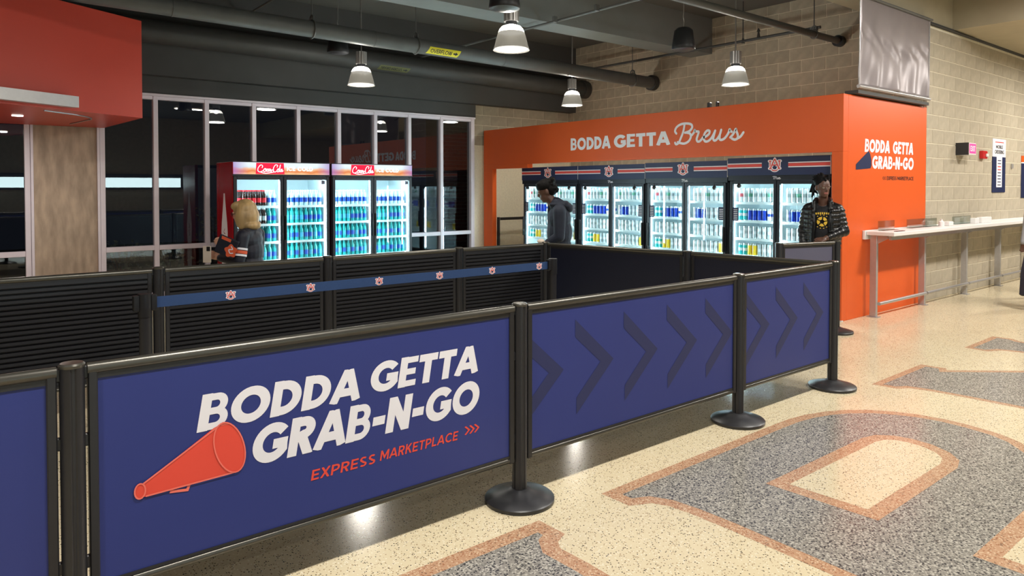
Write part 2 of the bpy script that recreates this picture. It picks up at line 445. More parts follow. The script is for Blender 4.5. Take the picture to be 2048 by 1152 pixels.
# =================================================================== the setting
X0, Y1, HP, XB, YW = 8.19, 4.02, 2.69, 10.55, 11.2      # kiosk face, kiosk side, kiosk height, back wall, window wall
CEIL = 4.56
def struct(o): o['kind'] = 'structure'; return o

# ---- floor with letters laid in the terrazzo
floor = struct(one('floor', 'terrazzo_cream', lambda b: b.box(-9, -11, -.12, 22, YW, 0)))
def inset(P, d):
    P = [Vector(p) for p in P]; n = len(P); out = []
    area = sum(P[i-1].x*P[i].y - P[i].x*P[i-1].y for i in range(n)); sg = 1 if area > 0 else -1
    for i in range(n):
        a, p, c = P[i-1], P[i], P[(i+1) % n]
        d0 = (p-a).normalized(); d1 = (c-p).normalized(); t = (d0+d1).normalized()
        nr = Vector((-t.y, t.x))*sg; k = 1/max(.5, nr.dot(Vector((-d0.y, d0.x))*sg))
        out.append(p+nr*d*k)
    return out
def inlay(pts, m, k, name='inlay'):
    z = .0005*k
    b = MB(); b.poly([(p[0], p[1], z) for p in pts]); bmesh.ops.triangulate(b.bm, faces=b.bm.faces[:])
    return b.build(name, m, floor)
B_out = [(2.62, 2.535), (4.28, 2.555), (4.48, 2.553), (4.65, 2.53), (4.82, 2.48), (4.95, 2.42), (5.10, 2.31), (5.20, 2.18), (5.27, 2.05), (5.31, 1.88), (5.305, 1.72), (5.27, 1.55), (5.2, 1.42), (5.08, 1.31),
         (5.24, 1.20), (5.38, 1.02), (5.44, .80), (5.42, .58), (5.32, .36), (5.15, .20), (4.92, .08), (4.6, .03), (2.62, .02), (2.62, .2), (2.74, .26), (2.79, .34), (2.81, .45), (2.81, 1.9), (2.80, 2.1), (2.78, 2.23), (2.74, 2.30), (2.63, 2.35)]
hole1 = [(3.40, 2.07), (4.50, 2.067), (4.62, 2.04), (4.70, 1.96), (4.73, 1.86), (4.72, 1.74), (4.66, 1.62), (4.57, 1.54), (4.44, 1.505), (3.44, 1.50)]
hole2 = [(3.43, 1.10), (4.58, 1.10), (4.72, 1.05), (4.81, .94), (4.83, .80), (4.79, .66), (4.68, .55), (4.52, .50), (3.43, .50)]
inlay(B_out, 'terrazzo_orange', 1); inlay(inset(B_out, .075), 'terrazzo_grey', 2)
for hlo in (hole1, hole2):
    inlay(hlo, 'terrazzo_orange', 3); inlay(inset(hlo, .085), 'terrazzo_cream', 4)
U_out = [(.2, 2.515), (2.176, 2.516), (2.184, 2.343), (2.11, 2.31), (2.08, 2.26), (2.09, 2.1), (2.095, .9), (2.05, .6), (1.9, .3), (1.6, .1), (1.2, .02), (.8, .1), (.5, .3), (.35, .6), (.3, .9), (.29, 2.2), (.2, 2.3)]
inlay(U_out, 'terrazzo_orange', 1); inlay(inset(U_out, .085), 'terrazzo_grey', 2)
N_out = [(5.79, 2.59), (6.78, 2.605), (6.81, 2.41), (6.74, 2.38), (7.25, 1.95), (8.02, 1.2), (8.02, 2.2), (7.97, 2.34), (7.82, 2.41), (7.83, 2.61), (8.65, 2.62), (8.67, 2.44), (8.59, 2.36), (8.56, 2.2), (8.56, .02), (8.2, .02), (6.5, 1.55), (6.5, .3), (6.55, .2), (6.7, .15), (6.7, .02), (5.8, .02), (5.8, .15), (5.95, .22), (6.0, .35), (6.0, 1.6), (5.98, 1.95), (5.95, 2.22), (5.91, 2.35), (5.82, 2.40)]
inlay(N_out, 'terrazzo_orange', 1); inlay(inset(N_out, .06), 'terrazzo_grey', 2)

# ---- concrete block walls, each block a piece of its own
def block_mesh(L, along):
    b = MB(); hx, hy = (L/2, .02) if along == 'X' else (.02, L/2)
    b.box(-hx, -hy, -.0955, hx, hy, .0955, bev=.0025); b.use('block')
    me = bpy.data.meshes.new('block'); b.bm.to_mesh(me); b.bm.free(); me.materials.append(MATS['block']); return me
BLK = {(L, a): block_mesh(L, a) for L in (.391, .191, .291) for a in 'XY'}
def blocks(parent, along, plane, u0, u1, z0, z1, keep=None):
    """running bond; face of the blocks at 'plane'"""
    row = round(z0/.2)
    while row*.2 < z1 - .05:
        z = row*.2 + .1; off = 0 if row % 2 == 0 else .2; u = u0
        first = True
        while u < u1 - .04:
            L = .4 if not (first and off) else .2
            first = False
            if u + L > u1 + .01: L = max(.2, round((u1-u)/.1)*.1)
            Lm = .391 if L > .35 else (.291 if L > .25 else .191)
            c = u + L/2
            if keep is None or keep(c, z):
                o = bpy.data.objects.new('block', BLK[(Lm, along)]); COL.objects.link(o); o.parent = parent
                o.location = (c, plane, z) if along == 'X' else (plane, c, z)
            u += L
        row += 1
wall_back = struct(one('wall_back', 'mortar', lambda b: b.box(XB+.005, Y1+.06, 0, XB+.25, YW+.1, CEIL)))
blocks(wall_back, 'Y', XB+.02, Y1+.045, YW, 0, CEIL, lambda c, z: z > 1.85 or (c > 9.9 and z > .3))
wall_right = struct(one('wall_right', 'mortar', lambda b: b.box(XB+.02, Y1+.005, 0, 22, Y1+.25, 3.87)))
blocks(wall_right, 'X', Y1+.02, XB, 15.4, 0, 3.85)
wall_return = struct(one('wall_return', 'mortar', lambda b: b.box(8.0, YW+.005, 0, XB+.1, YW+.25, 3.3)))
blocks(wall_return, 'X', YW+.02, 8.0, XB, 2.4, 3.25)

# ---- window wall
win = struct(empty('window_1', (0, YW, 0)))
MUL = [-1.32, -.62, .08, .78, 1.64, 2.316, 3.019, 3.722, 4.44, 5.15, 5.832, 6.519, 7.209, 7.92]
for x in MUL:
    w = .04 if x < 7.9 else .05
    one('mullion', 'window_frame', lambda b: b.box(x-w*.8, YW-.07, 0, x+w*.8, YW+.05, 2.90, bev=.004), win, True)
for a, c in zip(MUL, MUL[1:]):
    if abs(a-.78) < .01: continue
    for z0, z1 in ((0.0, .06), (.675, .745), (2.85, 2.92)):
        one('transom', 'window_frame', lambda b: b.box(a+.03, YW-.06, z0, c-.03, YW+.04, z1, bev=.004), win, True)
    for z0, z1 in ((.05, .69), (.73, 2.86)):
        one('pane', 'window_glass', lambda b: b.box(a+.02, YW-.004, z0, c-.02, YW+.004, z1), win, True)
one('window_head', 'window_frame', lambda b: b.box(-1.4, YW-.09, 2.90, 7.97, YW+.04, 2.935, bev=.004), win, True)
wood = struct(one('wall_panel', 'wood_panel', lambda b: b.box(.845, YW-.05, 0, 1.575, YW+.05, 2.95, bev=.004)))
for x in (.83, 1.59): one('panel_edge', 'window_frame', lambda b: b.box(x-.015, YW-.08, 0, x+.015, YW, 2.9), wood)
struct(one('wall_left', 'dark_paint', lambda b: b.box(-9, YW, 0, -1.3, YW+.3, CEIL)))
struct(one('trim_1', 'dark_paint', lambda b: b.box(-9, YW-.05, 2.93, 8.0, YW+.3, 3.22)))

# ---- ceiling, beams
ceiling = struct(one('ceiling', 'ceiling_paint', lambda b: b.box(-9, -11, CEIL, 22, YW+.4, CEIL+.15)))
one('beam', 'dark_paint', lambda b: b.box(-9, YW-.2, 3.185, XB, YW+.35, CEIL), ceiling)
one('beam', 'beam_grey', lambda b: b.box(-9, 7.535, 3.94, XB+.02, 7.99, CEIL), ceiling)
one('beam', 'beam_paint_tan', lambda b: b.box(-9, Y1, 3.87, 22, 4.345, CEIL), ceiling)
one('soffit', 'beam_paint_tan', lambda b: b.box(11.42, -11, 3.87, 22, Y1, CEIL), ceiling)
struct(one('wall_concourse', 'block', lambda b: b.box(-9, -11.2, 0, 22, -11, CEIL)))
struct(one('wall_end', 'block', lambda b: b.box(21.8, -11, 0, 22, Y1, CEIL)))
struct(one('wall_side', 'dark_paint', lambda b: b.box(-9.2, -11, 0, -9, YW, CEIL)))
# trim along the top of the right wall, with its conduit
struct(one('trim_2', 'dark_paint', lambda b: b.box(XB+.0, Y1-.02, 3.83, 22, Y1, 3.875)))

# ---- orange kiosk front
kiosk = struct(empty('wall_kiosk', (X0, Y1, 0)))
def kb(name, *a, m='orange_paint'): return one(name, m, lambda b: b.box(*a, bev=.003), kiosk, True)
fascia = kb('fascia', X0, Y1, 2.01, X0+.12, YW-.06, HP)
side_wall = kb('side_wall', X0+.1201, Y1, 0, XB, Y1+.11, HP)
kb('pillar', X0, Y1, 0, X0+.12, Y1+.135, 2.0099)
kb('pillar', X0, 10.86, 0, X0+.10, YW-.06, 2.0099)
kb('door_header', X0, 9.80, 1.935, X0+.12, 10.8599, 2.0099)
kb('fascia_back', X0+.1201, Y1+.1101, 2.45, X0+.17, YW-.06, HP-.002, m='mortar')
struct(one('baseboard_kiosk', 'white_paint', lambda b: b.box(X0-.004, Y1-.006, 0, X0+.03, Y1+.13, .012)))
# lettering on the fascia (front faces -X: reading direction is -Y)
def on_fascia(u, v, k=0): return Vector((X0-.002-.001*k, -u, v))
m = MB(); m.quads(text_quads('BODDA', -8.66, -7.75, 2.205, 2.405, .25), on_fascia); m.quads(text_quads('GETTA', -7.67, -6.57, 2.205, 2.405, .25), on_fascia)
m.build('lettering', 'white_print', fascia, True)
Fz = lambda x, y: at(1120+x/5.12, 230+y/5.12, 'X', X0-.003)
def script_strokes(b, strokes, w, fz):
    for j, s_ in enumerate(strokes):
        P = [fz(*p) for p in spline(s_, 6)]
        for q in ribbon([(-p.y, p.z) for p in P], w, True): b.poly([Vector((X0-.003-.0004*j-(.0002 if len(q) == 8 else 0), -p.x, p.y)) for p in q])
m = MB()
script_strokes(m, [
    [(1275, 100), (1262, 170), (1238, 235), (1215, 285), (1190, 300), (1178, 284)],
    [(1192, 190), (1178, 165), (1195, 125), (1240, 95), (1300, 87), (1345, 98), (1352, 130), (1325, 165), (1280, 182)],
    [(1290, 180), (1330, 190), (1340, 225), (1318, 268), (1275, 292), (1235, 288), (1205, 278)],
    [(1352, 205), (1375, 175), (1380, 155), (1392, 168), (1420, 172), (1412, 205), (1400, 245), (1408, 270), (1432, 268), (1462, 235)],
    [(1460, 232), (1490, 222), (1525, 195), (1532, 165), (1508, 160), (1482, 190), (1472, 235), (1485, 268), (1515, 268), (1548, 240), (1575, 195), (1590, 160)],
    [(1590, 160), (1578, 205), (1570, 245), (1585, 262), (1610, 245), (1638, 200), (1652, 152)],
    [(1652, 152), (1638, 205), (1636, 245), (1655, 255), (1690, 235), (1725, 185), (1738, 148), (1748, 165), (1760, 172)],
    [(1745, 230), (1775, 195), (1800, 145), (1808, 165), (1822, 205), (1818, 238), (1790, 252), (1760, 240)],
    [(1818, 240), (1850, 220), (1880, 178)]], .034, Fz)
m.build('lettering', 'white_print', fascia, True)
# lettering on the side wall (faces -Y, reads along +X)
def on_side(u, v, k=0): return Vector((u, Y1-.002-.001*k, v))
m = MB(); m.quads(text_quads('BODDA', 8.725, 9.42, 2.022, 2.18, .26, .08), on_side); m.quads(text_quads('GETTA', 9.50, 10.125, 2.022, 2.18, .26, .08), on_side)
m.quads(text_quads('GRAB-N-GO', 8.925, 10.145, 1.82, 1.98, .25, .08), on_side); m.build('lettering', 'white_print', side_wall, True)
m = MB(); m.quads(text_quads('EXPRESS MARKETPLACE', 9.34, 10.14, 1.68, 1.727, .16), on_side); m.quads(text_quads('<<<', 9.22, 9.31, 1.682, 1.725, .14), on_side)
m.build('lettering', 'black_print', side_wall, True)
mega = MB()
mega.poly([on_side(u, v, 1) for u, v in ((8.505, 1.865), (8.83, 2.035), (8.87, 2.0), (8.905, 1.93), (8.91, 1.86), (8.885, 1.822), (8.505, 1.80))])
mega.build('megaphone_print', 'navy_sign', side_wall, True)

# ---- tall outdoors behind the windows
struct(one('ground_outside', 'outdoor_ground', lambda b: b.box(-9, YW+.3, -.15, 14, 22, -.02)))
pier = tag(empty('brick_pier', (8.0, 12.4, 0)), 'red brick pier outside beyond the last tall window', 'pier')
one('mortar_core', 'brick_mortar', lambda b: b.box(7.76, 12.01, 0, 8.9, 12.6, 3.4), pier, True)
bb = MB(); bb.box(-.095, -.045, -.029, .095, .045, .029, bev=.003)
bme = bpy.data.meshes.new('brick'); bb.bm.to_mesh(bme); bb.bm.free(); bme.materials.append(MATS['brick'])
for r in range(44):
    for c in range(6):
        x = 7.84 + c*.2 + (.1 if r % 2 else 0)
        if x > 8.85: continue
        if c > 3: continue
        o = bpy.data.objects.new('brick', bme); COL.objects.link(o); o.parent = pier; o.location = (x-8.0, 12.04-12.4, .04+r*.076)
def shrub(x, y, h, n, label):
    t = thing('shrub', label, 'shrub', (x, y, 0))
    b = MB()
    for k in range(7):
        a = random.random()*6.3; q = random.uniform(.1, .3)*h
        b.path([(0, 0, 0), (q*.5*math.cos(a), q*.5*math.sin(a), h*.5), (q*math.cos(a), q*math.sin(a), h*.9)], .006, 5)
    b.build('stem', 'brick', t)
    b = MB()
    for k in range(n):
        a = random.random()*6.3; rr = random.random()**.5*.32; z = random.uniform(.15, 1)*h
        p = Vector((rr*math.cos(a), rr*math.sin(a), z)); d = Vector((random.gauss(0, 1), random.gauss(0, 1), random.gauss(.3, .6))).normalized()
        e = d.orthogonal().normalized(); e = (Matrix.Rotation(random.random()*6, 3, d) @ e)*.020; l = d*.07
        b.poly([p, p+l*.5+e, p+l, p+l*.5-e])
    b.build('leaves', 'leaf', t, kind='stuff')
shrub(1.95, 11.62, .78, 200, 'leafy shrub outside the low pane beside the wooden column')
shrub(2.62, 11.6, .72, 170, 'low shrub outside the second low window pane')
shrub(3.25, 11.65, 1.25, 260, 'taller shrub outside the window behind the blonde woman')
# =================================================================== red canopy of the stand on the left
C = at(285, 236, 'Z', 2.407); C.z = 0
Lf = at(0, 206, 'Z', 2.407); Lf.z = 0
dirL = (Lf-C).normalized(); FL = C + dirL*4.2
can = thing('canopy', 'large red-orange box canopy hanging over the wooden column', 'canopy', (0, 10, 2.4))
back = YW-.06
foot = [(C.x, C.y), (1.66, back), (FL.x, back), (FL.x, FL.y)]
one('canopy_body', 'red_orange_paint', lambda b: b.prism([(x, y, 2.407) for x, y in foot], (0, 0, 1.14)), can, True)
nrm = Vector((dirL.y, -dirL.x, 0)); nrm = nrm if nrm.y < 0 else -nrm
def on_can(d, z, out=0.0): p = C + dirL*d + nrm*out; return Vector((p.x, p.y, z))
# where the light bar ends on the front face
def hit_can(px, py):
    r = ray(px, py); o = Vector((0, 0, EYE)); t = (C-o).dot(nrm)/r.dot(nrm); p = o+r*t
    return (p-C).dot(dirL), p.z
dB, zB = hit_can(145, 216); _, zT = hit_can(145, 194)
one('light_bar', 'aluminium', lambda b: b.prism([on_can(dB, zB, 0), on_can(dB, zB, .10), on_can(dB, zT, .10), on_can(dB, zT, 0)], dirL*2.2), can, True)
dl = at(35, 231, 'Z', 2.405)
tag(one('recessed_light', 'downlight', lambda b: b.lathe([(.055, 2.398), (.055, 2.4065)], (dl.x, dl.y, 0), 20), can, True))
d = bpy.data.lights.new('recessed_bulb', 'AREA'); d.shape = 'DISK'; d.size = .10; d.energy = 12; d.color = (1, .93, .85)
o = bpy.data.objects.new('recessed_bulb', d); COL.objects.link(o); o.parent = can; o.location = Vector((dl.x, dl.y, 2.39))-Vector(can.location)
tr = [at(x, y, 'Z', 2.40) for x, y in ((88, 221), (125, 226), (155, 230), (175, 234), (183, 237), (182, 239), (165, 243), (140, 248))]
one('curved_trim', 'aluminium', lambda b: b.path(tr, .007, 6), can, True)

# =================================================================== overhead pipes
def pipe(name, label, P0, P1, r, m, parent=None):
    t = thing(name, label, 'pipe', ((P0+P1)/2))
    one('pipe_run', m, lambda b: b.tube(P0, P1, r, n=28), t, True, True)
    return t
def along(P0, P1, x): k = (x-P0.x)/(P1.x-P0.x); return P0+(P1-P0)*k
def x_at(px, Y, Z):   # X where a line at Y,Z crosses image column px
    return at(px, 372, 'Y', Y).x
# large overflow drain
a1 = Vector((XB-.002, 8.85, 3.575)); b1 = at(640, 61, 'Y', 8.85); b1 = along(a1, b1, -7.0)
P1 = pipe('overflow_pipe', 'long thick grey overflow drain pipe carrying the yellow label', b1, a1, .108, 'pipe_paint')
for px in (352, 755, 1012, 1142):
    c = along(a1, b1, x_at(px, 8.75, 0)); one('coupling', 'pipe_paint', lambda b: b.tube(c-Vector((.008, 0, 0)), c+Vector((.008, 0, 0)), .112, n=28), P1, True, True)
one('flange', 'pipe_dark', lambda b: b.tube((XB-.10, 8.85, 3.577), (XB-.001, 8.85, 3.575), .145, n=28), P1, True, True)
def hanger(T, c, r, top):
    b = MB(); ring = [c + Vector((0, (r+.012)*math.cos(R(k*15)), (r+.012)*math.sin(R(k*15)))) for k in range(25)]
    b.path(ring, .009, 6); b.tube(c+Vector((0, 0, r+.01)), (c.x, c.y, top), .008, n=6)
    b.path([c+Vector((0, -.05, r)), c+Vector((0, -.045, r+.05)), c+Vector((0, 0, r+.075)), c+Vector((0, .045, r+.05)), c+Vector((0, .05, r))], .012, 6)
    b.build('hanger', 'pipe_paint', T, True, True)
for px in (632, 840, 1272): hanger(P1, along(a1, b1, x_at(px, 8.75, 0)), .108, CEIL)
def label_on(T, P0, P1_, r, xa, xb, t0, t1, m, txt, flip, arrow=True):
    """sticker wrapped on a pipe: xa..xb along, t0..t1 angle below the horizontal facing the viewer"""
    def fn(u, v, k=0):
        c = along(P0, P1_, u); a = R(v); rr = r+.002+.0012*k
        return c + Vector((0, -rr*math.cos(a), rr*math.sin(a)))
    b = MB(); b.use(m); n = 10; sk = .05
    for i in range(n):
        v0, v1 = t0+(t1-t0)*i/n, t0+(t1-t0)*(i+1)/n
        e = lambda v: sk*((v-t0)/(t1-t0))
        b.poly([fn(xa+e(v0), v0), fn(xb+e(v0), v0), fn(xb+e(v1), v1), fn(xa+e(v1), v1)])
    ua, ub = xa+(xb-xa)*.12, xa+(xb-xa)*.80
    va, vb = t0+(t1-t0)*.24, t0+(t1-t0)*.76
    b.use('black_print')
    for k, q in text_quads(txt, ua, ub, va, vb, .17):
        if flip: q = [(ua+ub-u, va+vb-v) for u, v in q]
        for j in range(n):           # bend the letters round the pipe in narrow bands
            lo_, hi_ = t0+(t1-t0)*j/n, t0+(t1-t0)*(j+1)/n
            c_ = clip([Vector(p_) for p_ in q], lo_, hi_)
            if c_: b.poly([fn(p_.x, p_.y, 1+.3*k) for p_ in c_])
    w = xb-xa; mu = (va+vb)/2; h = vb-va
    b.poly([fn(u, v, 1) for u, v in ((xb-w*.15, mu-h*.2), (xb-w*.08, mu-h*.2), (xb-w*.08, mu-h*.5), (xb-w*.0, mu), (xb-w*.08, mu+h*.5), (xb-w*.08, mu+h*.2), (xb-w*.15, mu+h*.2))])
    b.build('label_sticker', None, T, True)
label_on(P1, a1, b1, .108, x_at(855, 8.75, 0), x_at(917, 8.75, 0), -62, -2, 'yellow_label', 'OVERFLOW', False)
# storm drain behind it
a2 = Vector((XB-.002, 10.69, 3.64)); q2 = at(285, 82, 'Y', 10.6); b2 = along(a2, Vector((q2.x, 10.69, q2.z+.165)), -7.0)
P2 = pipe('storm_pipe', 'dark storm drain pipe running behind the overflow pipe', b2, a2, .165, 'pipe_dark')
one('flange', 'pipe_dark', lambda b: b.tube((XB-.16, 10.69, 3.642), (XB-.001, 10.69, 3.64), .185, n=28), P2, True, True)
label_on(P2, a2, b2, .165, x_at(757, 10.55, 0), x_at(817, 10.55, 0), -56, -24, 'olive_label', 'STORM DRAIN', True)
# sprinkler mains and branches
pA = at(1681, 83, 'X', XB); pA0 = Vector((-7, pA.y, pA.z+.06))
P3 = pipe('sprinkler_main', 'slim grey sprinkler pipe ending at a black wall flange', pA0, pA+Vector((.05, 0, 0)), .048, 'pipe_paint')
one('flange', 'black_metal', lambda b: b.tube(pA+Vector((-.10, 0, 0)), pA+Vector((.01, 0, 0)), .085, n=20), P3, True, True)
hanger(P3, along(pA0, pA, x_at(1625, pA.y, 0)), .048, CEIL)
X9 = 9.95; zb = 3.925
P4 = pipe('sprinkler_branch', 'thin dark sprinkler branch pipe along the back block wall', Vector((X9, pA.y, zb)), Vector((X9, 10.2, zb)), .022, 'pipe_dark')
def head(T, p):
    b = MB(); b.tube(p, p+Vector((0, 0, .10)), .028, .012, 10); b.lathe([(.03, .1), (.006, .15)], p, 10); b.build('sprinkler_head', 'pipe_dark', T, True, True)
hy = at(1517, 70, 'X', X9).y; head(P4, Vector((X9, hy, zb+.01)))
b = MB(); ry = at(1486, 70, 'X', X9).y; b.tube((X9, ry, zb), (X9, ry, CEIL), .009, n=6); b.tube((X9, ry, zb-.03), (X9, ry, zb+.05), .03, .012, n=8); b.build('hanger', 'pipe_dark', P4, True)
zc = 3.88; p0 = at(940, 87, 'Z', zc); p1 = at(1276, 0, 'Z', zc)
P5 = pipe('conduit', 'thin pale conduit crossing below the ceiling beam behind the largest pendant', Vector((p0.x, 10.9, zc)), Vector((p1.x, 4.4, zc)), .018, 'pipe_paint')
for yy in (6.4, 7.2): one('clamp', 'pipe_paint', lambda b: b.box(p0.x-.03, yy-.02, zc-.03, p0.x+.03, yy+.02, zc+.05), P5, True)
p0 = at(522, 13, 'Z', 4.2); P6 = pipe('conduit', 'short pale conduit run above the pipe at the upper left', Vector((p0.x, 10.9, 4.2)), Vector((p0.x, 8.0, 4.2)), .014, 'pipe_paint')

# =================================================================== pendant lamps
def make_pendant():
    t = thing('pendant_lamp', '', 'lamp')
    # origin = centre of the lens
    one('stem', 'lamp_metal', lambda b: b.tube((0, 0, .44), (0, 0, CEIL-3.05), .011, n=8), t)
    one('canopy_plate', 'lamp_metal', lambda b: b.lathe([(.02, CEIL-3.05-.05), (.085, CEIL-3.05-.03), (.09, CEIL-3.05-.001)], (0, 0, 0), 20), t, smooth=True)
    b = MB(); rs = []
    for z in (.30, .475):
        rs.append([Vector(((.072+(.008 if k % 4 < 2 else 0))*math.cos(2*math.pi*k/40), (.072+(.008 if k % 4 < 2 else 0))*math.sin(2*math.pi*k/40), z)) for k in range(40)])
    b.rings(rs); b.build('housing', 'lamp_metal', t)
    one('collar', 'lamp_black', lambda b: b.lathe([(.062, .262), (.062, .30), (.058, .302)], (0, 0, 0), 24), t, smooth=True)
    one('dome', 'lamp_glow', lambda b: b.lathe([(.062, .262), (.10, .248), (.125, .22), (.14, .185)], (0, 0, 0), 32, False, False), t, smooth=True)
    sh = MB(); prof = [(.14, .185), (.155, .14), (.168, .09), (.18, .04), (.193, .005), (.197, 0), (.193, -.004), (.176, .04), (.163, .09), (.15, .14), (.137, .185)]
    sh.lathe(prof, (0, 0, 0), 40, False, False); sh.build('shade', 'lamp_shade', t, smooth=True)
    one('lens', 'lamp_lens', lambda b: b.lathe([(.182, .012), (.14, .000), (.07, -.008), (.005, -.01)], (0, 0, 0), 32), t, smooth=True)
    return t
pend = make_pendant()
def pendant_light(t):
    d = bpy.data.lights.new('pendant_bulb', 'AREA'); d.shape = 'DISK'; d.size = .34; d.energy = PENDANT_W; d.color = (1, .94, .83)
    o = bpy.data.objects.new('pendant_bulb', d); COL.objects.link(o); o.parent = t; o.location = (0, 0, -.02)
    d = bpy.data.lights.new('pendant_uplight', 'POINT'); d.energy = PENDANT_W*1.3; d.color = (1, .94, .82); d.shadow_soft_size = .04
    o = bpy.data.objects.new('pendant_uplight', d); COL.objects.link(o); o.parent = t; o.location = (0, 0, .215)
LAMPS = [((4.68, 5.87), 'bell pendant lamp hanging lowest in front, largest of the lit pendants'),
         ((4.62, 9.25), 'bell pendant lamp in front of the dark beam above the soda coolers'),
         ((8.75, 9.22), 'farthest and smallest bell pendant lamp near the inside wall corner'),
         ((8.79, 5.88), 'bell pendant lamp glowing against the back block wall above the kiosk'),
         ]
pz = [3.05]*6
protos = []
for i, ((x, y), lb) in enumerate(LAMPS):
    o = pend if i == 0 else copy_tree(pend)
    o.location = (x, y, 3.05); o['label'] = lb; o['group'] = 'bell pendant lamps'; protos.append(o)
for o in protos: pendant_light(o)

# hanging loudspeakers
def speaker(px, py, d, label, rod_top=CEIL):
    r = ray(px, py); t0 = d/(r.x*math.cos(YAW)+r.y*math.sin(YAW)); p = Vector((0, 0, EYE))+r*t0
    t = thing('pendant_speaker', label, 'speaker', p, 0, 'hanging loudspeakers')
    b = MB(); b.lathe([(.145, 0), (.152, .012), (.148, .05), (.12, .24), (.085, .275), (.03, .29)], (0, 0, 0), 32); b.build('cabinet', 'lamp_black', t, smooth=True)
    one('grille', 'black_metal', lambda b: b.lathe([(.138, .002), (.10, -.012), (.01, -.018)], (0, 0, 0), 28), t, smooth=True)
    b = MB(); b.path([(0, 0, .28), (.01, 0, .36), (-.008, 0, .42), (0, 0, .48), (0, 0, CEIL-p.z)], .006, 6); b.build('cable', 'lamp_metal', t)
    return t
speaker(1367, 99, 9.15, 'black tapered pendant speaker hanging before the block wall')
speaker(676, 106, 9.95, 'black pendant speaker half hidden behind the overflow pipe')
speaker(1009, 18, 6.75, 'black pendant speaker cut off by the top edge above the largest lamp')

# concourse ceiling fixtures (above the frame; they light the floor, barrier fronts and right wall)
def fixture(x, y, z, label, watt=CONCOURSE_W):
    t = thing('ceiling_fixture', label, 'lamp', (x, y, z), 0, 'concourse ceiling fixtures')
    one('housing', 'lamp_metal', lambda b: b.box(-.65, -.14, .02, .65, .14, .10, bev=.01), t)
    one('diffuser', 'fixture_glow', lambda b: b.box(-.62, -.12, .0, .62, .12, .0199), t)
    for sx in (-.5, .5): one('rod', 'lamp_metal', lambda b: b.tube((sx, 0, .10), (sx, 0, CEIL-z), .008, n=6), t)
    area_light('fixture_light', (0, 0, -.012), (0, 0, 0), 1.2, .22, watt, (1, .955, .89), t)
for x, y, lb in ((-2.5, 1.35, 'linear concourse light above the viewer at left'), (1.6, 1.35, 'linear concourse light above the blue barrier'), (5.7, 1.35, 'linear concourse light above the floor letters'), (9.8, 1.35, 'linear concourse light before the drink counter'),
                 (1.6, -3.0, 'linear concourse light behind the viewer'), (6.5, -3.0, 'linear concourse light behind the viewer to the right')):
    fixture(x, y, 4.2, lb, CONCOURSE_W*((.82 if x < 8 else 1.25) if y > 0 else .15))
fixture(14.2, 1.9, 3.7, 'linear concourse light beyond the drink counter')
# lit menu board across the concourse, seen only mirrored in the windows
mbd = thing('menu_board', 'lit menu board across the concourse mirrored in the left windows', 'sign', (-3, -10.8, 1.6))
one('board', 'menu_glow', lambda b: b.box(-2.2, -10.97, 1.55, 7.9, -10.9, 1.96), mbd, True)
one('board_frame', 'black_metal', lambda b: b.box(-2.3, -10.999, 1.47, 8.0, -10.95, 2.12), mbd, True)

# =================================================================== projection screen over the kiosk side
scr = thing('screen_banner', 'wrinkled silver-grey fabric screen hung above the kiosk side', 'banner', (9.4, Y1-.05, 2.75))
nx, nz = 40, 36; xs0, xs1, zs0, zs1 = 8.42, 10.40, 2.80, 3.86
vs = []; rnd = random.Random(3)
for i in range(nx+1):
    for j in range(nz+1):
        u, v = i/nx, j/nz
        wr = (1-v)**1.3*(.016*math.sin(22*u+3*v) + .010*math.sin(47*u-5*v+1)) + .012*math.sin(9*u+8*v)*(1-v) + .014*math.exp(-((v-.45-.3*abs(u-.55))/.08)**2)*math.sin(30*u+20*v)
        vs.append((xs0+(xs1-xs0)*u, Y1-.075+wr, zs0+(zs1-zs0)*v))
fs = [(i*(nz+1)+j, (i+1)*(nz+1)+j, (i+1)*(nz+1)+j+1, i*(nz+1)+j+1) for i in range(nx) for j in range(nz)]
me = bpy.data.meshes.new('fabric'); me.from_pydata(vs, [], fs); me.materials.append(MATS['screen_fabric']); me.polygons.foreach_set('use_smooth', [True]*len(me.polygons))
o = link('fabric', me, scr); o.location = (-9.4, -(Y1-.05), -2.75)
md = o.modifiers.new('thickness', 'SOLIDIFY'); md.thickness = .003
one('weight_bar', 'aluminium', lambda b: b.tube((xs0-.03, Y1-.075, 2.785), (xs1+.04, Y1-.075, 2.785), .022, n=12), scr, True, True)
one('screen_case', 'pipe_paint', lambda b: b.box(xs0-.05, Y1-.11, 3.84, xs1+.05, Y1-.002, 3.869, bev=.01), scr, True)
for x in (xs0-.01, xs1+.015): one('side_wire', 'aluminium', lambda b: b.tube((x, Y1-.075, 2.78), (x, Y1-.075, 3.85), .007, n=6), scr, True)
one('support_shelf', 'dark_paint', lambda b: b.box(xs0, Y1-.06, 2.705, xs1+.06, Y1+.1, 2.745), scr, True)
cb = [at(x, y, 'Y', Y1-.03) for x, y in ((1843, 84), (1850, 78), (1853, 68), (1855, 52), (1855, 40), (1859, 34), (1880, 42), (1896, 50), (1900, 56), (1920, 64), (1950, 75))]
tag(one('cable', 'pipe_dark', lambda b: b.path([Vector((p.x, Y1-.035, min(p.z, 3.84))) for p in cb], .011, 6)), 'dark cable looping from the screen to the top of the right wall', 'cable')
# two small boxes standing on top of the fascia
for px, w in ((1421, .05), (1437, .03)):
    p = at(px, 206, 'X', X0+.1)
    tag(one('junction_box', 'black_metal', lambda b: b.box(X0+.05, p.y-w/2, HP, X0+.10, p.y+w/2, HP+.075, bev=.006)), 'small wider dark box on top of the fascia' if w > .04 else 'narrow dark box on top of the fascia beside the wider one', 'box')

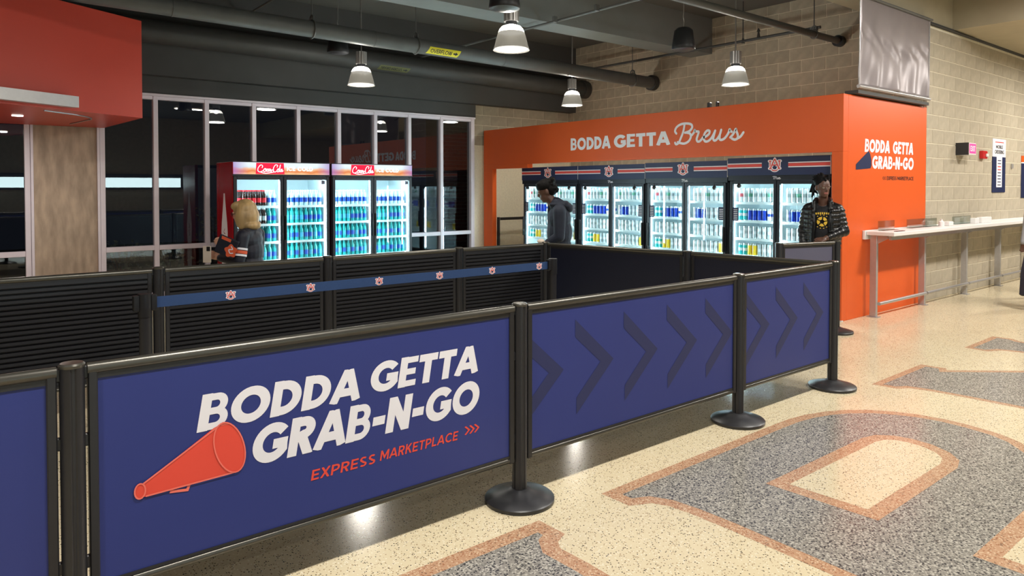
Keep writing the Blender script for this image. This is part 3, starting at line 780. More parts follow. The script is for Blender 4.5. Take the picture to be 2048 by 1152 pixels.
# =================================================================== right wall signs
ex = thing('exit_sign', 'small box sign with glowing pink face on the right wall', 'sign', (11.75, Y1, 2.07))
one('sign_box', 'black_metal', lambda b: b.box(11.60, Y1-.16, 2.06, 11.64, Y1+.004, 2.24), ex, True)
one('sign_body', 'white_paint', lambda b: b.box(11.6401, Y1-.16, 2.06, 11.93, Y1+.004, 2.24, bev=.006), ex, True)
b = MB(); b.use('exit_pink'); fx = lambda u, v: Vector((u, Y1-.163, v))
b.poly([fx(11.66, 2.085), fx(11.91, 2.085), fx(11.91, 2.225), fx(11.66, 2.225)]); b.use('white_print')
for k, q in text_quads('EXIT', 11.69, 11.88, 2.115, 2.195, .2): b.poly([Vector((u, Y1-.1645-.0003*k, v)) for u, v in q])
b.build('sign_face', None, ex, True)
al = thing('fire_alarm', 'small red fire alarm strobe on the right wall', 'alarm', (12.63, Y1, 2.03))
one('alarm_box', 'red_alarm', lambda b: b.box(12.55, Y1-.06, 2.03, 12.73, Y1-.0005, 2.155, bev=.008), al, True)
one('strobe', 'white_paint', lambda b: b.box(12.64, Y1-.085, 2.06, 12.71, Y1-.059, 2.11, bev=.008), al, True)
po = thing('poster', 'tall mobile ordering poster with white top on the right wall', 'poster', (13.4, Y1, 1.49))
one('poster_board', 'navy_sign', lambda b: b.box(13.12, Y1-.012, 1.50, 13.72, Y1-.0005, 2.08), po, True)
one('poster_top', 'white_print', lambda b: b.box(13.12, Y1-.0125, 2.0801, 13.72, Y1-.0005, 2.37), po, True)
ps = lambda u, v, k=0: Vector((u, Y1-.014-.001*k, v))
b = MB(); b.use('black_print'); b.quads(text_quads('MOBILE', 13.26, 13.58, 2.215, 2.27, .18), ps); b.quads(text_quads('ORDERING', 13.20, 13.64, 2.13, 2.19, .18), ps)
b.use('stripe_red'); b.poly([ps(13.22, 2.31), ps(13.62, 2.31), ps(13.62, 2.325), ps(13.22, 2.325)])
b.use('white_print'); b.poly([ps(13.29, 1.585), ps(13.55, 1.585), ps(13.55, 2.085), ps(13.29, 2.085)])
for k in range(9):
    b.use('stripe_red' if k in (2, 3) else 'grey_violet_print'); z = 2.03-.05*k
    b.poly([ps(13.34, z, 1), ps(13.50, z, 1), ps(13.50, z-.018, 1), ps(13.34, z-.018, 1)])
b.build('poster_print', None, po, True)
p2_ = thing('wall_banner', 'navy and orange banner at the right edge of the photo', 'sign', (14.9, Y1, 1.5))
one('banner_board', 'navy_sign', lambda b: b.box(14.55, Y1-.012, 1.4, 15.3, Y1-.0005, 2.0), p2_, True)
one('banner_top', 'orange_paint', lambda b: b.box(14.55, Y1-.0125, 2.02, 15.3, Y1-.0005, 2.13), p2_, True)
one('banner_stripe', 'white_print', lambda b: b.box(14.55, Y1-.0125, 2.0001, 15.3, Y1-.0005, 2.0199), p2_, True)
tag(one('wall_hook', 'aluminium', lambda b: b.box(14.02, Y1-.03, 1.90, 14.06, Y1-.0005, 1.98, bev=.006)), 'tiny metal wall bracket right of the poster', 'bracket')

# =================================================================== standing drink counter along the right wall
ct = thing('drink_counter', 'long narrow white drink counter on steel legs along the right wall', 'counter', (12, 3.85, 0))
CX0, CX1, CY0 = 8.72, 16.0, 3.66
one('countertop', 'white_paint', lambda b: b.box(CX0, CY0, 1.005, CX1, Y1-.035, 1.05, bev=.004), ct, True)
one('wall_rail', 'white_paint', lambda b: b.box(CX0-.03, Y1-.034, .95, CX1, Y1-.001, 1.06, bev=.004), ct, True)
one('apron', 'aluminium', lambda b: b.box(CX0+.05, CY0+.05, .955, CX1-.02, CY0+.08, 1.0049), ct, True)
lx = [8.80, 10.22, 11.72, 13.14, 14.6, 15.8]
for x in lx:
    o = one('leg', 'aluminium', lambda b: b.box(x-.022, 3.885, .008, x+.022, 3.965, 1.0049, bev=.003), ct, True)
    one('foot_plate', 'aluminium', lambda b: b.box(x-.055, 3.86, 0, x+.055, 3.985, .0079), o, True)
    one('bracket', 'aluminium', lambda b: b.prism([(x-.012, 3.885, 1.0), (x-.012, CY0+.1, 1.0), (x-.012, CY0+.1, .97), (x-.012, 3.885, .90)], (.024, 0, 0)), o, True)
for xa, xb in zip(lx, lx[1:]): one('foot_rail', 'aluminium', lambda b: b.tube((xa+.022, 3.87, .165), (xb-.022, 3.87, .165), .021, n=14), ct, True, True)
def acr(px, w, h, label):
    p = at(px, 455, 'Y', 3.93)
    t = thing('acrylic_sign', label, 'sign holder', (p.x, 3.9, 1.05), 0, 'clear sign holders on the drink counter')
    one('sheet', 'acrylic', lambda b: b.box(-w/2, .04, 0, w/2, .048, h), t); one('base', 'acrylic', lambda b: b.box(-w/2, -.02, 0, w/2, .0399, .006), t)
acr(1775, .45, .12, 'clear acrylic sign holder at the orange end of the counter'); acr(1836, .62, .115, 'clear acrylic guard across the orange and block wall joint'); acr(1862, .45, .11, 'clear acrylic guard on the counter before the purple-grey blocks'); acr(1925, .7, .11, 'clear acrylic guard near the middle of the counter')
def small(px, w, h, m, label, cat, name):
    p = at(px, 452, 'Y', 3.82); tag(one(name, m, lambda b: b.box(p.x-w/2, 3.80, 1.05, p.x+w/2, 3.88, 1.05+h, bev=.008)), label, cat)
b = MB(); p = at(1886, 452, 'Y', 3.82); b.lathe([(.035, 1.05), (.037, 1.11), (.014, 1.13), (.014, 1.15)], (p.x, 3.84, 0), 16); tag(b.build('sanitizer_bottle', 'white_paint', None, smooth=True), 'small white bottle standing on the drink counter', 'bottle')
small(1900, .14, .06, 'white_paint', 'small pale box beside the white bottle on the counter', 'box', 'napkin_box')
small(1952, .14, .08, 'white_paint', 'small white box on the far half of the counter', 'box', 'napkin_box')
small(1971, .40, .085, 'white_paint', 'larger white box on the far half of the counter', 'box', 'napkin_box')
p = at(1773, 461, 'Z', 1.052); tag(one('coaster', 'black_plastic', lambda b: b.box(p.x-.10, 3.72, 1.05, p.x+.12, 3.76, 1.056)), 'thin dark strip lying on the near end of the counter', 'strip')
# =================================================================== crowd barriers
def make_post():
    t = thing('barrier_post', '', 'post', (0, 0, 0), 0, 'black barrier posts')
    one('base', 'black_metal', lambda b: b.lathe([(.176, 0), (.178, .004), (.178, .018), (.172, .024), (.11, .042), (.06, .056), (.048, .064)], (0, 0, 0), 48), t, smooth=True)
    n = 48; prof = []
    for k in range(n):
        a = 2*math.pi*k/n; d = abs(((a/(math.pi/2))+.5) % 1 - .5)*(math.pi/2)      # distance to the nearest slot
        prof.append((.0375 if d > .14 else .0325, a))
    b = MB(); b.rings([[Vector((r*math.cos(a), r*math.sin(a), z)) for r, a in prof] for z in (.06, .995)]); b.build('pole', 'black_metal', t)
    one('cap', 'rail_metal', lambda b: b.lathe([(.039, .995), (.040, 1.004), (.034, 1.010), (.005, 1.012)], (0, 0, 0), 28), t, smooth=True)
    return t
post0 = make_post(); used = [False]
def post(x, y, label, h=1.0, rz=0.0):
    o = copy_tree(post0) if used[0] else post0; used[0] = True
    o.location = (x, y, 0); o['label'] = label; o.rotation_euler = (0, 0, rz)
    return o
YB = 2.745
FP = [.306, 2.242, 4.16, 5.455]
post(FP[0], YB, 'black barrier post left of the megaphone panel, nearest the viewer')
post(FP[1], YB, 'black barrier post between the megaphone panel and the chevron panel')
post(FP[2], YB, 'black barrier post between the two chevron panels')
post(FP[3], YB, 'black corner barrier post at the right end of the blue front')
IP = [-.14, 1.174, 2.485, 3.829, 4.92]; YI = 5.62
post(IP[1], YI, 'dark barrier post behind the near belt stanchion in the ribbed row')
post(IP[2], YI, 'dark barrier post of the ribbed row below the gap of the soda coolers')
post(IP[3], YI, 'dark barrier post of the ribbed row next to the window end')
post(IP[4], YI-.03, 'dark corner barrier post at the hooded man, end of the ribbed row')
SP = (5.28, 4.02)
post(SP[0], SP[1], 'dark barrier post midway in the side row before the beer coolers')
post(6.76, 3.985, 'grey barrier post left of the short panel by the leaning man')
post(7.55, 3.765, 'dark barrier post at the kiosk corner behind the blue barrier end')

def panel(pa, pb, label, sheet, slats=False, prints=None, gap_lines=False, gap=.044):
    pa = Vector((pa[0], pa[1], 0)); pb = Vector((pb[0], pb[1], 0)); d = pb-pa; L = d.length-2*gap; u = d.normalized()
    t = thing('crowd_barrier', label, 'barrier', pa+u*gap, math.atan2(d.y, d.x))
    z0, z1, r = .205, 1.003, .02
    for nm, a, b_ in (('top_rail', (0, 0, z1-r), (L, 0, z1-r)), ('bottom_rail', (0, 0, z0+r*.7), (L, 0, z0+r*.7))):
        rr = r if nm == 'top_rail' else r*.7
        one(nm, 'rail_metal', lambda b: b.tube(a, b_, rr, n=16), t, smooth=True)
        one('rail_lip', 'black_metal', lambda b: b.box(.02, -.010, (z1-r*2-.016) if nm == 'top_rail' else (z0+r*1.4), L-.02, .010, (z1-r*2+.004) if nm == 'top_rail' else (z0+r*1.4+.012)), t)
    for x in (0, L-.03): one('side_stile', 'black_metal', lambda b: b.box(x, -.016, z0, x+.03, .016, z1-r, bev=.004), t)
    for x in (-.012, L+.012):
        for z in (z1-.03, z1-.26, z0+.12): one('hook', 'black_metal', lambda b: b.box(x-.022, -.009, z-.022, x+.022, .009, z+.022, bev=.004), t)
        if gap_lines: one('gap_line', 'chrome', lambda b: b.tube((x, -.012, z0+.16), (x, -.012, z1-.30), .003, n=8), t)  # added bright line standing in for lit floor seen through the post gap
        one('pin', 'chrome', lambda b: b.lathe([(.007, z1-.012), (.008, z1-.004), (.003, z1+.002)], (x, -.004, 0), 10), t)
    if slats:
        n = 21; h = (z1-2*r-z0-2*r)/n
        for k in range(n):
            z = z0+1.6*r+h*k
            b = MB(); b.rings([[Vector((x, -.006, z+.003)), Vector((x, -.014, z+h*.35)), Vector((x, -.012, z+h-.003)), Vector((x, .006, z+h-.003)), Vector((x, .006, z+.003))] for x in (.03, L-.03)])
            b.build('slat', 'slat_black', t)
        one('backing', 'black_plastic', lambda b: b.box(.03, .0065, z0+r, L-.03, .0095, z1-2*r), t)
    else:
        sh = one('sheet', sheet, lambda b: b.box(.028, -.006, z0+.03, L-.028, .006, z1-.045), t)
        if prints: prints(t, sh, L, pa.x+u.x*gap)
    return t
def chevrons(sh, xs, x0, L, cut=True):
    for xc in xs:
        lo, hi = x0+.03, x0+L-.03; b = MB()
        for P in ([(xc, .88), (xc+.30, .622), (xc+.195, .622), (xc, .785)], [(xc+.195, .622), (xc+.30, .622), (xc+.01, .362), (xc+.01, .452)]):
            Pc = clip([Vector((p[1], p[0])) for p in P], lo, hi)       # clip works on the second coordinate
            if len(Pc) > 2: b.poly([(p.y-x0, -.0072, p.x) for p in Pc])
        bmesh.ops.remove_doubles(b.bm, verts=b.bm.verts[:], dist=1e-5)
        b.build('chevron_print', 'navy_chevron', sh)
def prints_logo(t, sh, L, x0):
    f = lambda u, v, k=0: Vector((u-x0, -.0072-.0008*k, v))
    b = MB(); b.quads(text_quads('BODDA', .695, 1.368, .690, .824, .25, .17, .06), f); b.quads(text_quads('GETTA', 1.395, 1.99, .703, .833, .25, .17, .05), f)
    b.quads(text_quads('GRAB-N-GO', .887, 1.997, .514, .664, .25, .17, .05), f); b.build('lettering', 'white_print', sh)
    for a in (('EXPRESS', 1.133, 1.430, .394, .436, .17, .17, .13), ('MARKETPLACE', 1.447, 1.862, .399, .441, .17, .17, .13), ('>>>', 1.90, 1.985, .412, .452, .14, 0, -.03)):
        b = MB(); b.quads(text_quads(*a), f); b.build('lettering', 'red_print', sh)
    Z = lambda x, y: at(250+x/2.6256, 660+y/2.6256, 'Y', YB-.02)
    bell = [(553+80*math.cos(R(a))-22*math.sin(R(a)), 620-131*math.sin(R(a))) for a in range(0, 360, 12)]
    mth = [(82+28*math.cos(R(a))+5*math.sin(R(a)), 852-40*math.sin(R(a))) for a in range(0, 360, 20)]
    W = lambda P: [(Z(*p).x, Z(*p).z) for p in P]
    b = MB(); b.use('red_print_pale')
    for q in ribbon(W([(258, 822), (248, 855), (332, 845), (346, 808)]), .010): b.poly([f(p.x, p.y, 1) for p in q])
    b.use('red_print')
    b.poly([f(u, v, 2) for u, v in W([(97, 815), (470, 520), (520, 492), (553, 620), (585, 748), (560, 753), (105, 882)])])
    b.poly([f(u, v, 3) for u, v in W(bell)]); b.poly([f(u, v, 3) for u, v in W(mth)])
    b.use('red_print_pale')
    for q in ribbon(W(bell+bell[:1]), .005)+ribbon(W(mth+mth[:1]), .005): b.poly([f(p.x, p.y, 5) for p in q])
    half = [p for p in bell if p[0] < 552+10]; half.sort(key=lambda p: p[1])
    for q in ribbon(W(half), .004): b.poly([f(p.x, p.y, 4) for p in q])
    for a_, c_ in (((100, 812), (520, 490)), ((112, 878), (575, 752))):
        for q in ribbon(W([a_, c_]), .006): b.poly([f(p.x, p.y, 4) for p in q])
    b.build('megaphone_print', None, sh)
panel((FP[0]-1.94, YB), (FP[0], YB), 'blue barrier panel cut off at the left edge of the photo', 'navy_print', prints=lambda t, sh, L, x0: chevrons(sh, [-.62, -.235], x0, L), gap_lines=True)
panel((FP[0], YB), (FP[1], YB), 'blue barrier panel printed with white lettering and a red megaphone', 'navy_print', prints=prints_logo, gap_lines=True)
panel((FP[1], YB), (FP[2], YB), 'wide blue barrier panel with dark chevrons, next to the megaphone panel', 'navy_print', prints=lambda t, sh, L, x0: chevrons(sh, [2.24, 2.625, 3.01, 3.395, 3.78], x0, L))
panel((FP[2], YB), (FP[3], YB), 'narrow blue barrier panel with faint chevrons at the right end', 'navy_print', prints=lambda t, sh, L, x0: chevrons(sh, [4.23, 4.61, 4.99], x0, L))
RL = ['ribbed black barrier panel at the far left under the wooden column', 'ribbed black barrier panel behind the near belt post, below the blonde woman', 'ribbed black barrier panel below the right soda cooler', 'short ribbed black barrier panel ending at the hooded man']
for k in range(4):
    a, c = (IP[k], YI), (IP[k+1], YI if k < 3 else YI-.03)
    panel(a, c, RL[k], None, slats=True, gap=.044)
panel((IP[4], YI-.03), SP, 'plain dark navy side barrier panel beside the corner post', 'navy_dark', gap=.044)
panel(SP, (FP[3], YB), 'plain dark navy side barrier panel running to the blue corner post', 'navy_dark', gap=.044)
panel((6.76, 3.985), (7.55, 3.765), 'short grey-violet barrier panel in front of the leaning man', 'grey_violet_print', gap=.044)

# belt stanchions
def belt_post(x, y, label):
    t = thing('belt_stanchion', label, 'stanchion', (x, y, 0))
    one('base', 'black_metal', lambda b: b.lathe([(.176, 0), (.178, .012), (.16, .022), (.06, .04), (.04, .05)], (0, 0, 0), 40), t, smooth=True)
    one('pole', 'black_metal', lambda b: b.tube((0, 0, .04), (0, 0, .90), .032, n=24), t, smooth=True)
    one('cassette', 'black_plastic', lambda b: b.tube((0, 0, .84), (0, 0, .975), .037, n=24), t, smooth=True)
    return t
BY = 4.515; bx0, bx1 = .87, 4.06
s1 = belt_post(bx0, BY, 'black belt stanchion holding the left end of the navy belt')
s2 = belt_post(bx1, BY, 'black belt stanchion at the right end of the navy belt')
for s_, sx in ((s1, 1), (s1, -1), (s2, -1)): one('belt_slot', 'black_plastic', lambda b: b.box(min(sx*.03, sx*.062), -.022, .875, max(sx*.03, sx*.062), .022, .968, bev=.004), s_)
zb0, zb1 = .888, .952
belt = one('belt', 'belt_navy', lambda b: b.box(.062, -.0012, zb0, bx1-bx0-.062, .0012, zb1), s1)
for k, px in enumerate((461, 621, 758, 879, 984, 1078)):
    cxx = at(px, 565, 'Y', BY).x - bx0
    emblem(belt, lambda u, v, kk: Vector((cxx+u, -.002-.0006*kk, (zb0+zb1)/2+v)), .026)
# black belt across the passage beside the kiosk
t = thing('belt_stanchion', 'black belt stanchion standing in the passage left of the beer coolers', 'stanchion', (9.0, 11.0, 0))
p = at(997, 470, 'Y', 10.98); t.location = (p.x, 10.98, 0)
one('base', 'black_metal', lambda b: b.lathe([(.115, 0), (.115, .012), (.05, .035), (.03, .045)], (0, 0, 0), 32), t, smooth=True)
one('pole', 'black_metal', lambda b: b.tube((0, 0, .04), (0, 0, .99), .03, n=20), t, smooth=True)
one('belt', 'black_plastic', lambda b: b.box(.028, -.02, .93, 1.6, -.016, .985), t)
# =================================================================== drinks
def lathe_mesh(name, segs, n=12):
    """segs: list of (material, profile) stacked into one small bottle"""
    b = MB()
    for m, prof in segs: b.use(m); b.lathe(prof, (0, 0, 0), n)
    bmesh.ops.recalc_face_normals(b.bm, faces=b.bm.faces[:])
    me = bpy.data.meshes.new(name); b.bm.to_mesh(me); b.bm.free()
    for m in b.mats: me.materials.append(MATS[m])
    me.polygons.foreach_set('use_smooth', [True]*len(me.polygons))
    try: me.set_sharp_from_angle(angle=R(40))
    except Exception: pass
    return me
mat('pet_clear', (196, 226, 236), .18, spec=.6); mat('pet_teal', (30, 168, 168), .2); mat('pet_cola', (44, 20, 16), .15)
mat('label_blue', (24, 78, 190), .4); mat('label_red', (220, 30, 44), .4); mat('label_teal', (0, 140, 150), .4); mat('cap_white', (235, 238, 240), .4)
mat('label_cyan', (60, 170, 214), .4); mat('can_white', (232, 234, 234), .3, metal=.2); mat('can_silver', (196, 204, 206), .28, metal=.6)
mat('can_blue', (30, 62, 176), .3, metal=.2); mat('can_teal', (48, 184, 184), .3, metal=.2); mat('can_yellow', (238, 196, 40), .35); mat('can_green', (96, 160, 130), .35); mat('can_pink', (226, 100, 110), .35)
def bottle_mesh(name, liquid, label, cap):
    h = .225
    return lathe_mesh(name, [(liquid, [(.028, 0), (.033, .008), (.031, .05)]), (label, [(.0325, .0501), (.0325, .115)]), (liquid, [(.031, .1151), (.033, .135), (.026, .165), (.013, .192), (.0125, .205)]), (cap, [(.0145, .2051), (.0145, h)])])
BOT = {'cola': bottle_mesh('soda_bottle', 'pet_cola', 'label_red', 'label_red'), 'blue': bottle_mesh('soda_bottle', 'pet_clear', 'label_blue', 'cap_white'),
       'teal': bottle_mesh('soda_bottle', 'pet_teal', 'label_cyan', 'label_teal'), 'cyan': bottle_mesh('soda_bottle', 'pet_teal', 'label_blue', 'label_teal'), 'diet': bottle_mesh('soda_bottle', 'pet_cola', 'can_silver', 'cap_white')}
def can_mesh(name, body, band, h, r=.031):
    return lathe_mesh(name, [('can_silver', [(.024, 0), (r, .010)]), (body, [(r, .0101), (r, h*.38)]), (band, [(r, h*.3801), (r, h*.62)]), (body, [(r, h*.6201), (r, h-.022)]), ('can_silver', [(r, h-.0219), (.025, h-.004), (.026, h), (.022, h-.003)])])
CAN = {'tall': can_mesh('tall_can', 'can_white', 'can_silver', .19), 'blue': can_mesh('beer_can', 'can_white', 'can_blue', .16), 'allblue': can_mesh('beer_can', 'can_blue', 'can_blue', .16), 'white': can_mesh('slim_can', 'can_white', 'can_silver', .16, .027), 'silver': can_mesh('slim_can', 'can_silver', 'can_white', .16, .027),
       'teal': can_mesh('beer_can', 'can_teal', 'can_white', .16), 'yellow': can_mesh('beer_can', 'can_yellow', 'can_yellow', .16), 'pink': can_mesh('tall_can', 'can_white', 'can_pink', .19), 'green': can_mesh('tall_can', 'can_silver', 'can_green', .19)}

ORD = ['first', 'second', 'third', 'fourth', 'fifth', 'sixth', 'seventh', 'eighth']
# a cooler in its own frame: x along the front (0..Wd), y into the cabinet, z up; front plane at y = 0
def cooler_shell(t, Wd, H, D, side, zh, zd0=.12, split=.5):
    th = .045
    one('cabinet_side', side, lambda b: b.box(0, .03, .03, th, D, H-.001, bev=.004), t)
    one('cabinet_side', side, lambda b: b.box(Wd-th, .03, .03, Wd, D, H-.001, bev=.004), t)
    one('cabinet_back', 'cooler_inner', lambda b: b.box(th, D-.05, .1, Wd-th, D, H-.05), t)
    one('cabinet_top', 'cooler_black', lambda b: b.box(th, .03, zh, Wd-th, D-.0501, H-.002), t)
    one('cabinet_floor', 'cooler_inner', lambda b: b.box(th, .03, .03, Wd-th, D-.0501, zd0), t)
    for x in (th, Wd-th-.006): one('liner', 'cooler_inner', lambda b: b.box(x, .05, zd0, x+.006, D-.0501, zh-.001), t)
    one('ceiling_liner', 'cooler_inner', lambda b: b.box(th, .05, zh-.006, Wd-th, D-.0501, zh-.0001), t)
    one('base_grille', 'cooler_black', lambda b: b.box(.01, .0, .03, Wd-.01, .0299, zd0), t)
    for x in (.08, Wd-.08):
        for y in (.1, D-.1): one('foot', 'black_metal', lambda b: b.tube((x, y, 0), (x, y, .0299), .02, n=10), t)
def cooler_door(t, x0, x1, z0, z1, hinge_left, fw=.045, top=.05):
    d = empty('door', (0, 0, 0), 0, t)
    b = MB()
    b.box(x0, 0, z0, x0+fw, .045, z1, bev=.004); b.box(x1-fw, 0, z0, x1, .045, z1, bev=.004)
    b.box(x0+fw, 0, z0, x1-fw, .045, z0+top, bev=.004); b.box(x0+fw, 0, z1-top, x1-fw, .045, z1, bev=.004)
    b.build('door_frame', 'cooler_black', d)
    one('glass_pane', 'door_glass', lambda b: b.box(x0+fw, .018, z0+top, x1-fw, .024, z1-top), d)
    hx = x1-.02 if hinge_left else x0+.02
    one('handle', 'black_metal', lambda b: b.box(hx-.012, -.035, z0+.55, hx+.012, -.001, z0+.90, bev=.006), d)
    return d
def led(t, x, z0, z1, face):
    """LED strip just behind the door, aimed across and into the cabinet"""
    one('led_strip', 'led_strip', lambda b: b.box(x-.006, .056, z0, x+.006, .064, z1), t)
    ang = 0.75*face
    L = area_light('led_light', (x+face*.012, .075, (z0+z1)/2), (R(90), 0, 0), .03, (z1-z0)*.98, COOLER_W, (.80, .96, 1.0), t)
    # area lights shine along local -Z: aim at +y (into the cabinet), turned towards the bay
    L.rotation_euler = (R(90), 0, math.pi - ang*-1 if False else math.pi + ang)
def top_led(t, x0, x1, z):
    one('led_strip', 'led_strip', lambda b: b.box(x0, .085, z-.010, x1, .10, z-.002), t)
    area_light('led_light', ((x0+x1)/2, .11, z-.016), (R(35), 0, 0), x1-x0, .03, COOLER_W*.3, (.80, .96, 1.0), t)
def shelf(t, x0, x1, z, D):
    b = MB(); b.box(x0, .085, z-.012, x1, .10, z, bev=.002); b.box(x0, D-.08, z-.012, x1, D-.06, z)
    n = 14
    for k in range(n): xx = x0+(x1-x0)*(k+.5)/n; b.box(xx-.004, .1001, z-.006, xx+.004, D-.0801, z)
    b.box(x0, .079, z-.030, x1, .0849, z+.004)
    b.build('shelf', 'shelf_white', t)
def place(mesh, name, M, x, y, z, label, group, cat):
    o = bpy.data.objects.new(name, mesh); COL.objects.link(o)
    p = M @ Vector((x, y, z)); o.location = p; o.rotation_euler = (0, 0, random.random()*.4)
    tag(o, label, cat, group); return o

# ---- two soda coolers in front of the windows (front faces -Y)
def soda_cooler(x, Wd, label, side, which):
    t = thing('soda_cooler', label, 'cooler', (x, 9.86, 0)); H, D = 1.94, .76; zh = 1.745; zd0 = .30
    cooler_shell(t, Wd, H, D, side, zh, zd0)
    h = one('header', 'cooler_sign', lambda b: b.box(.012, -.012, zh+.022, Wd-.012, .0299, H-.008), t)
    one('header_frame', 'cooler_black', lambda b: b.box(0, -.006, zh-.001, Wd, .0298, zh+.0219), t)
    one('header_frame', 'cooler_black', lambda b: b.box(0, -.006, H-.008, Wd, .0298, H+.004), t)
    f = lambda u, v, k=0: Vector((u, -.0135-.0008*k, v))
    b = MB(); b.use('sign_red'); ua, ub = Wd*.215, Wd*.50
    b.poly([f(u, v) for u, v in ((ua, zh+.026), (ub+.01, zh+.026), (ub, H-.012), (ua+.01, H-.012))])
    b.use('sign_white')
    S = lambda P: [(ua+.018+(p[0])*(ub-ua-.036), zh+.05+p[1]*.105) for p in P]
    st = [[(.20, .62), (.22, .85), (.15, .98), (.05, .6), (.04, .2), (.12, .05), (.25, .25)], [(.25, .25), (.30, .5), (.34, .2), (.28, .08), (.25, .3), (.33, .5), (.40, .3)], [(.43, .45), (.38, .4), (.38, .12), (.45, .2)], [(.50, .45), (.45, .4), (.46, .12), (.52, .42), (.53, .1), (.58, .25)],
          [(.56, .35), (.64, .35)], [(.78, .72), (.80, .95), (.72, 1.02), (.64, .6), (.64, .2), (.70, .05), (.78, .25)], [(.78, .25), (.82, .5), (.85, .2), (.80, .08), (.78, .3), (.84, .5)], [(.86, .1), (.90, .8), (.91, 1.0), (.88, .6), (.88, .15), (.92, .2)], [(.97, .45), (.93, .4), (.93, .12), (.98, .42), (.98, .12), (1.02, .25)],
          [(.12, .05), (.3, -.12), (.5, -.05), (.68, .08)]]
    for j, s_ in enumerate(st):
        for q in ribbon(S(spline(s_, 4)), .0095, True): b.poly([f(p.x, p.y, 1+.3*j+(.15 if len(q) == 8 else 0)) for p in q])
    b.use('sign_pale')
    b.quads(text_quads('ICE COLD', ub+.045, ub+.43, zh+.075, zh+.135, .20, 0, .12), f)
    b.build('header_print', None, h)
    mid = Wd/2
    for k, (xa, xb) in enumerate(((.008, mid-.004), (mid+.004, Wd-.008))):
        d = cooler_door(t, xa, xb, zd0-.02, zh-.003, k == 0)
        if k: one('sticker', 'grey_violet_print', lambda b: b.box(xb-.115, .0165, zh-.115, xb-.062, .0179, zh-.06), d)
    one('center_mullion', 'cooler_black', lambda b: b.box(mid-.03, .05, zd0, mid+.03, .10, zh-.007), t)
    for x_, fc in ((.062, 1), (mid-.045, -1), (mid+.045, 1), (Wd-.062, -1)): led(t, x_, zd0+.04, zh-.05, fc)
    top_led(t, .08, Wd-.08, zh-.008)
    zs = [.55, .81, 1.065, 1.32]
    for z in zs:
        for xa, xb in ((.055, mid-.035), (mid+.035, Wd-.055)): shelf(t, xa, xb, z, D)
    M = wmat(t)
    sh_names = ['bottom shelf', 'third shelf', 'second shelf', 'top shelf']
    for k, (xa, xb, dn) in enumerate(((.075, mid-.06, 'left'), (mid+.06, Wd-.075, 'right'))):
        n = 8
        for si, z in enumerate(zs):
            for row in range(3):
                for i in range(n):
                    if which == 0 and k == 0:
                        kd = {3: 'cola' if i < 6 else 'blue', 2: 'diet' if i < 6 else 'cyan', 1: 'diet' if i < 5 else 'cyan', 0: 'teal' if i < 6 else 'cyan'}[si]
                        if si == 1 and row == 0 and i in (5,): continue
                    else: kd = {3: 'blue', 2: 'teal' if i < 4 else 'cyan', 1: 'cyan' if (i+which) % 3 else 'teal', 0: 'teal' if i % 2 else 'cyan'}[si]
                    nm = {'cola': 'red-label cola bottle', 'diet': 'silver-label dark soda bottle', 'blue': 'blue-label clear bottle', 'teal': 'pale-label teal bottle', 'cyan': 'blue-label teal bottle'}[kd]
                    place(BOT[kd], 'soda_bottle', M, xa+(xb-xa)*(i+.5)/n, .13+row*.085, z+.0006,
                          '%s, %s, %s door of %s soda cooler, %s in %s row' % (nm, sh_names[si], dn, ('left', 'right')[which], ORD[i], ('front', 'middle', 'back')[row]), 'bottles in the soda coolers', 'bottle')
    return t
sc1 = soda_cooler(3.005, 1.40, 'soda cooler with glossy red side, behind the blonde woman', 'coke_red', 0)
sc2 = soda_cooler(4.44, 1.375, 'soda cooler standing right beside the end of the window wall', 'cooler_black', 1)
# contour-bottle picture on the red side
b = MB(); fs_ = lambda u, v, k=0: Vector((-.0015-.0006*k, u, v))
prof = [(.03, 1.50), (.045, 1.40), (.08, 1.25), (.125, 1.08), (.145, .95), (.12, .70), (.135, .50), (.12, .30)]
c0 = .40
b.use('white_print'); b.poly([fs_(c0-w, z) for w, z in prof] + [fs_(c0+w, z) for w, z in prof[::-1]])
b.use('coke_red')
for s_ in ([(c0-.03, .80), (c0+.03, .83), (c0-.02, .88), (c0+.035, .91)], [(c0-.03, .93), (c0+.03, .95), (c0-.01, 1.0)]):
    for q in ribbon(spline(s_, 5), .012, True): b.poly([fs_(p.x, p.y, 1) for p in q])
b.build('bottle_print', None, sc1)

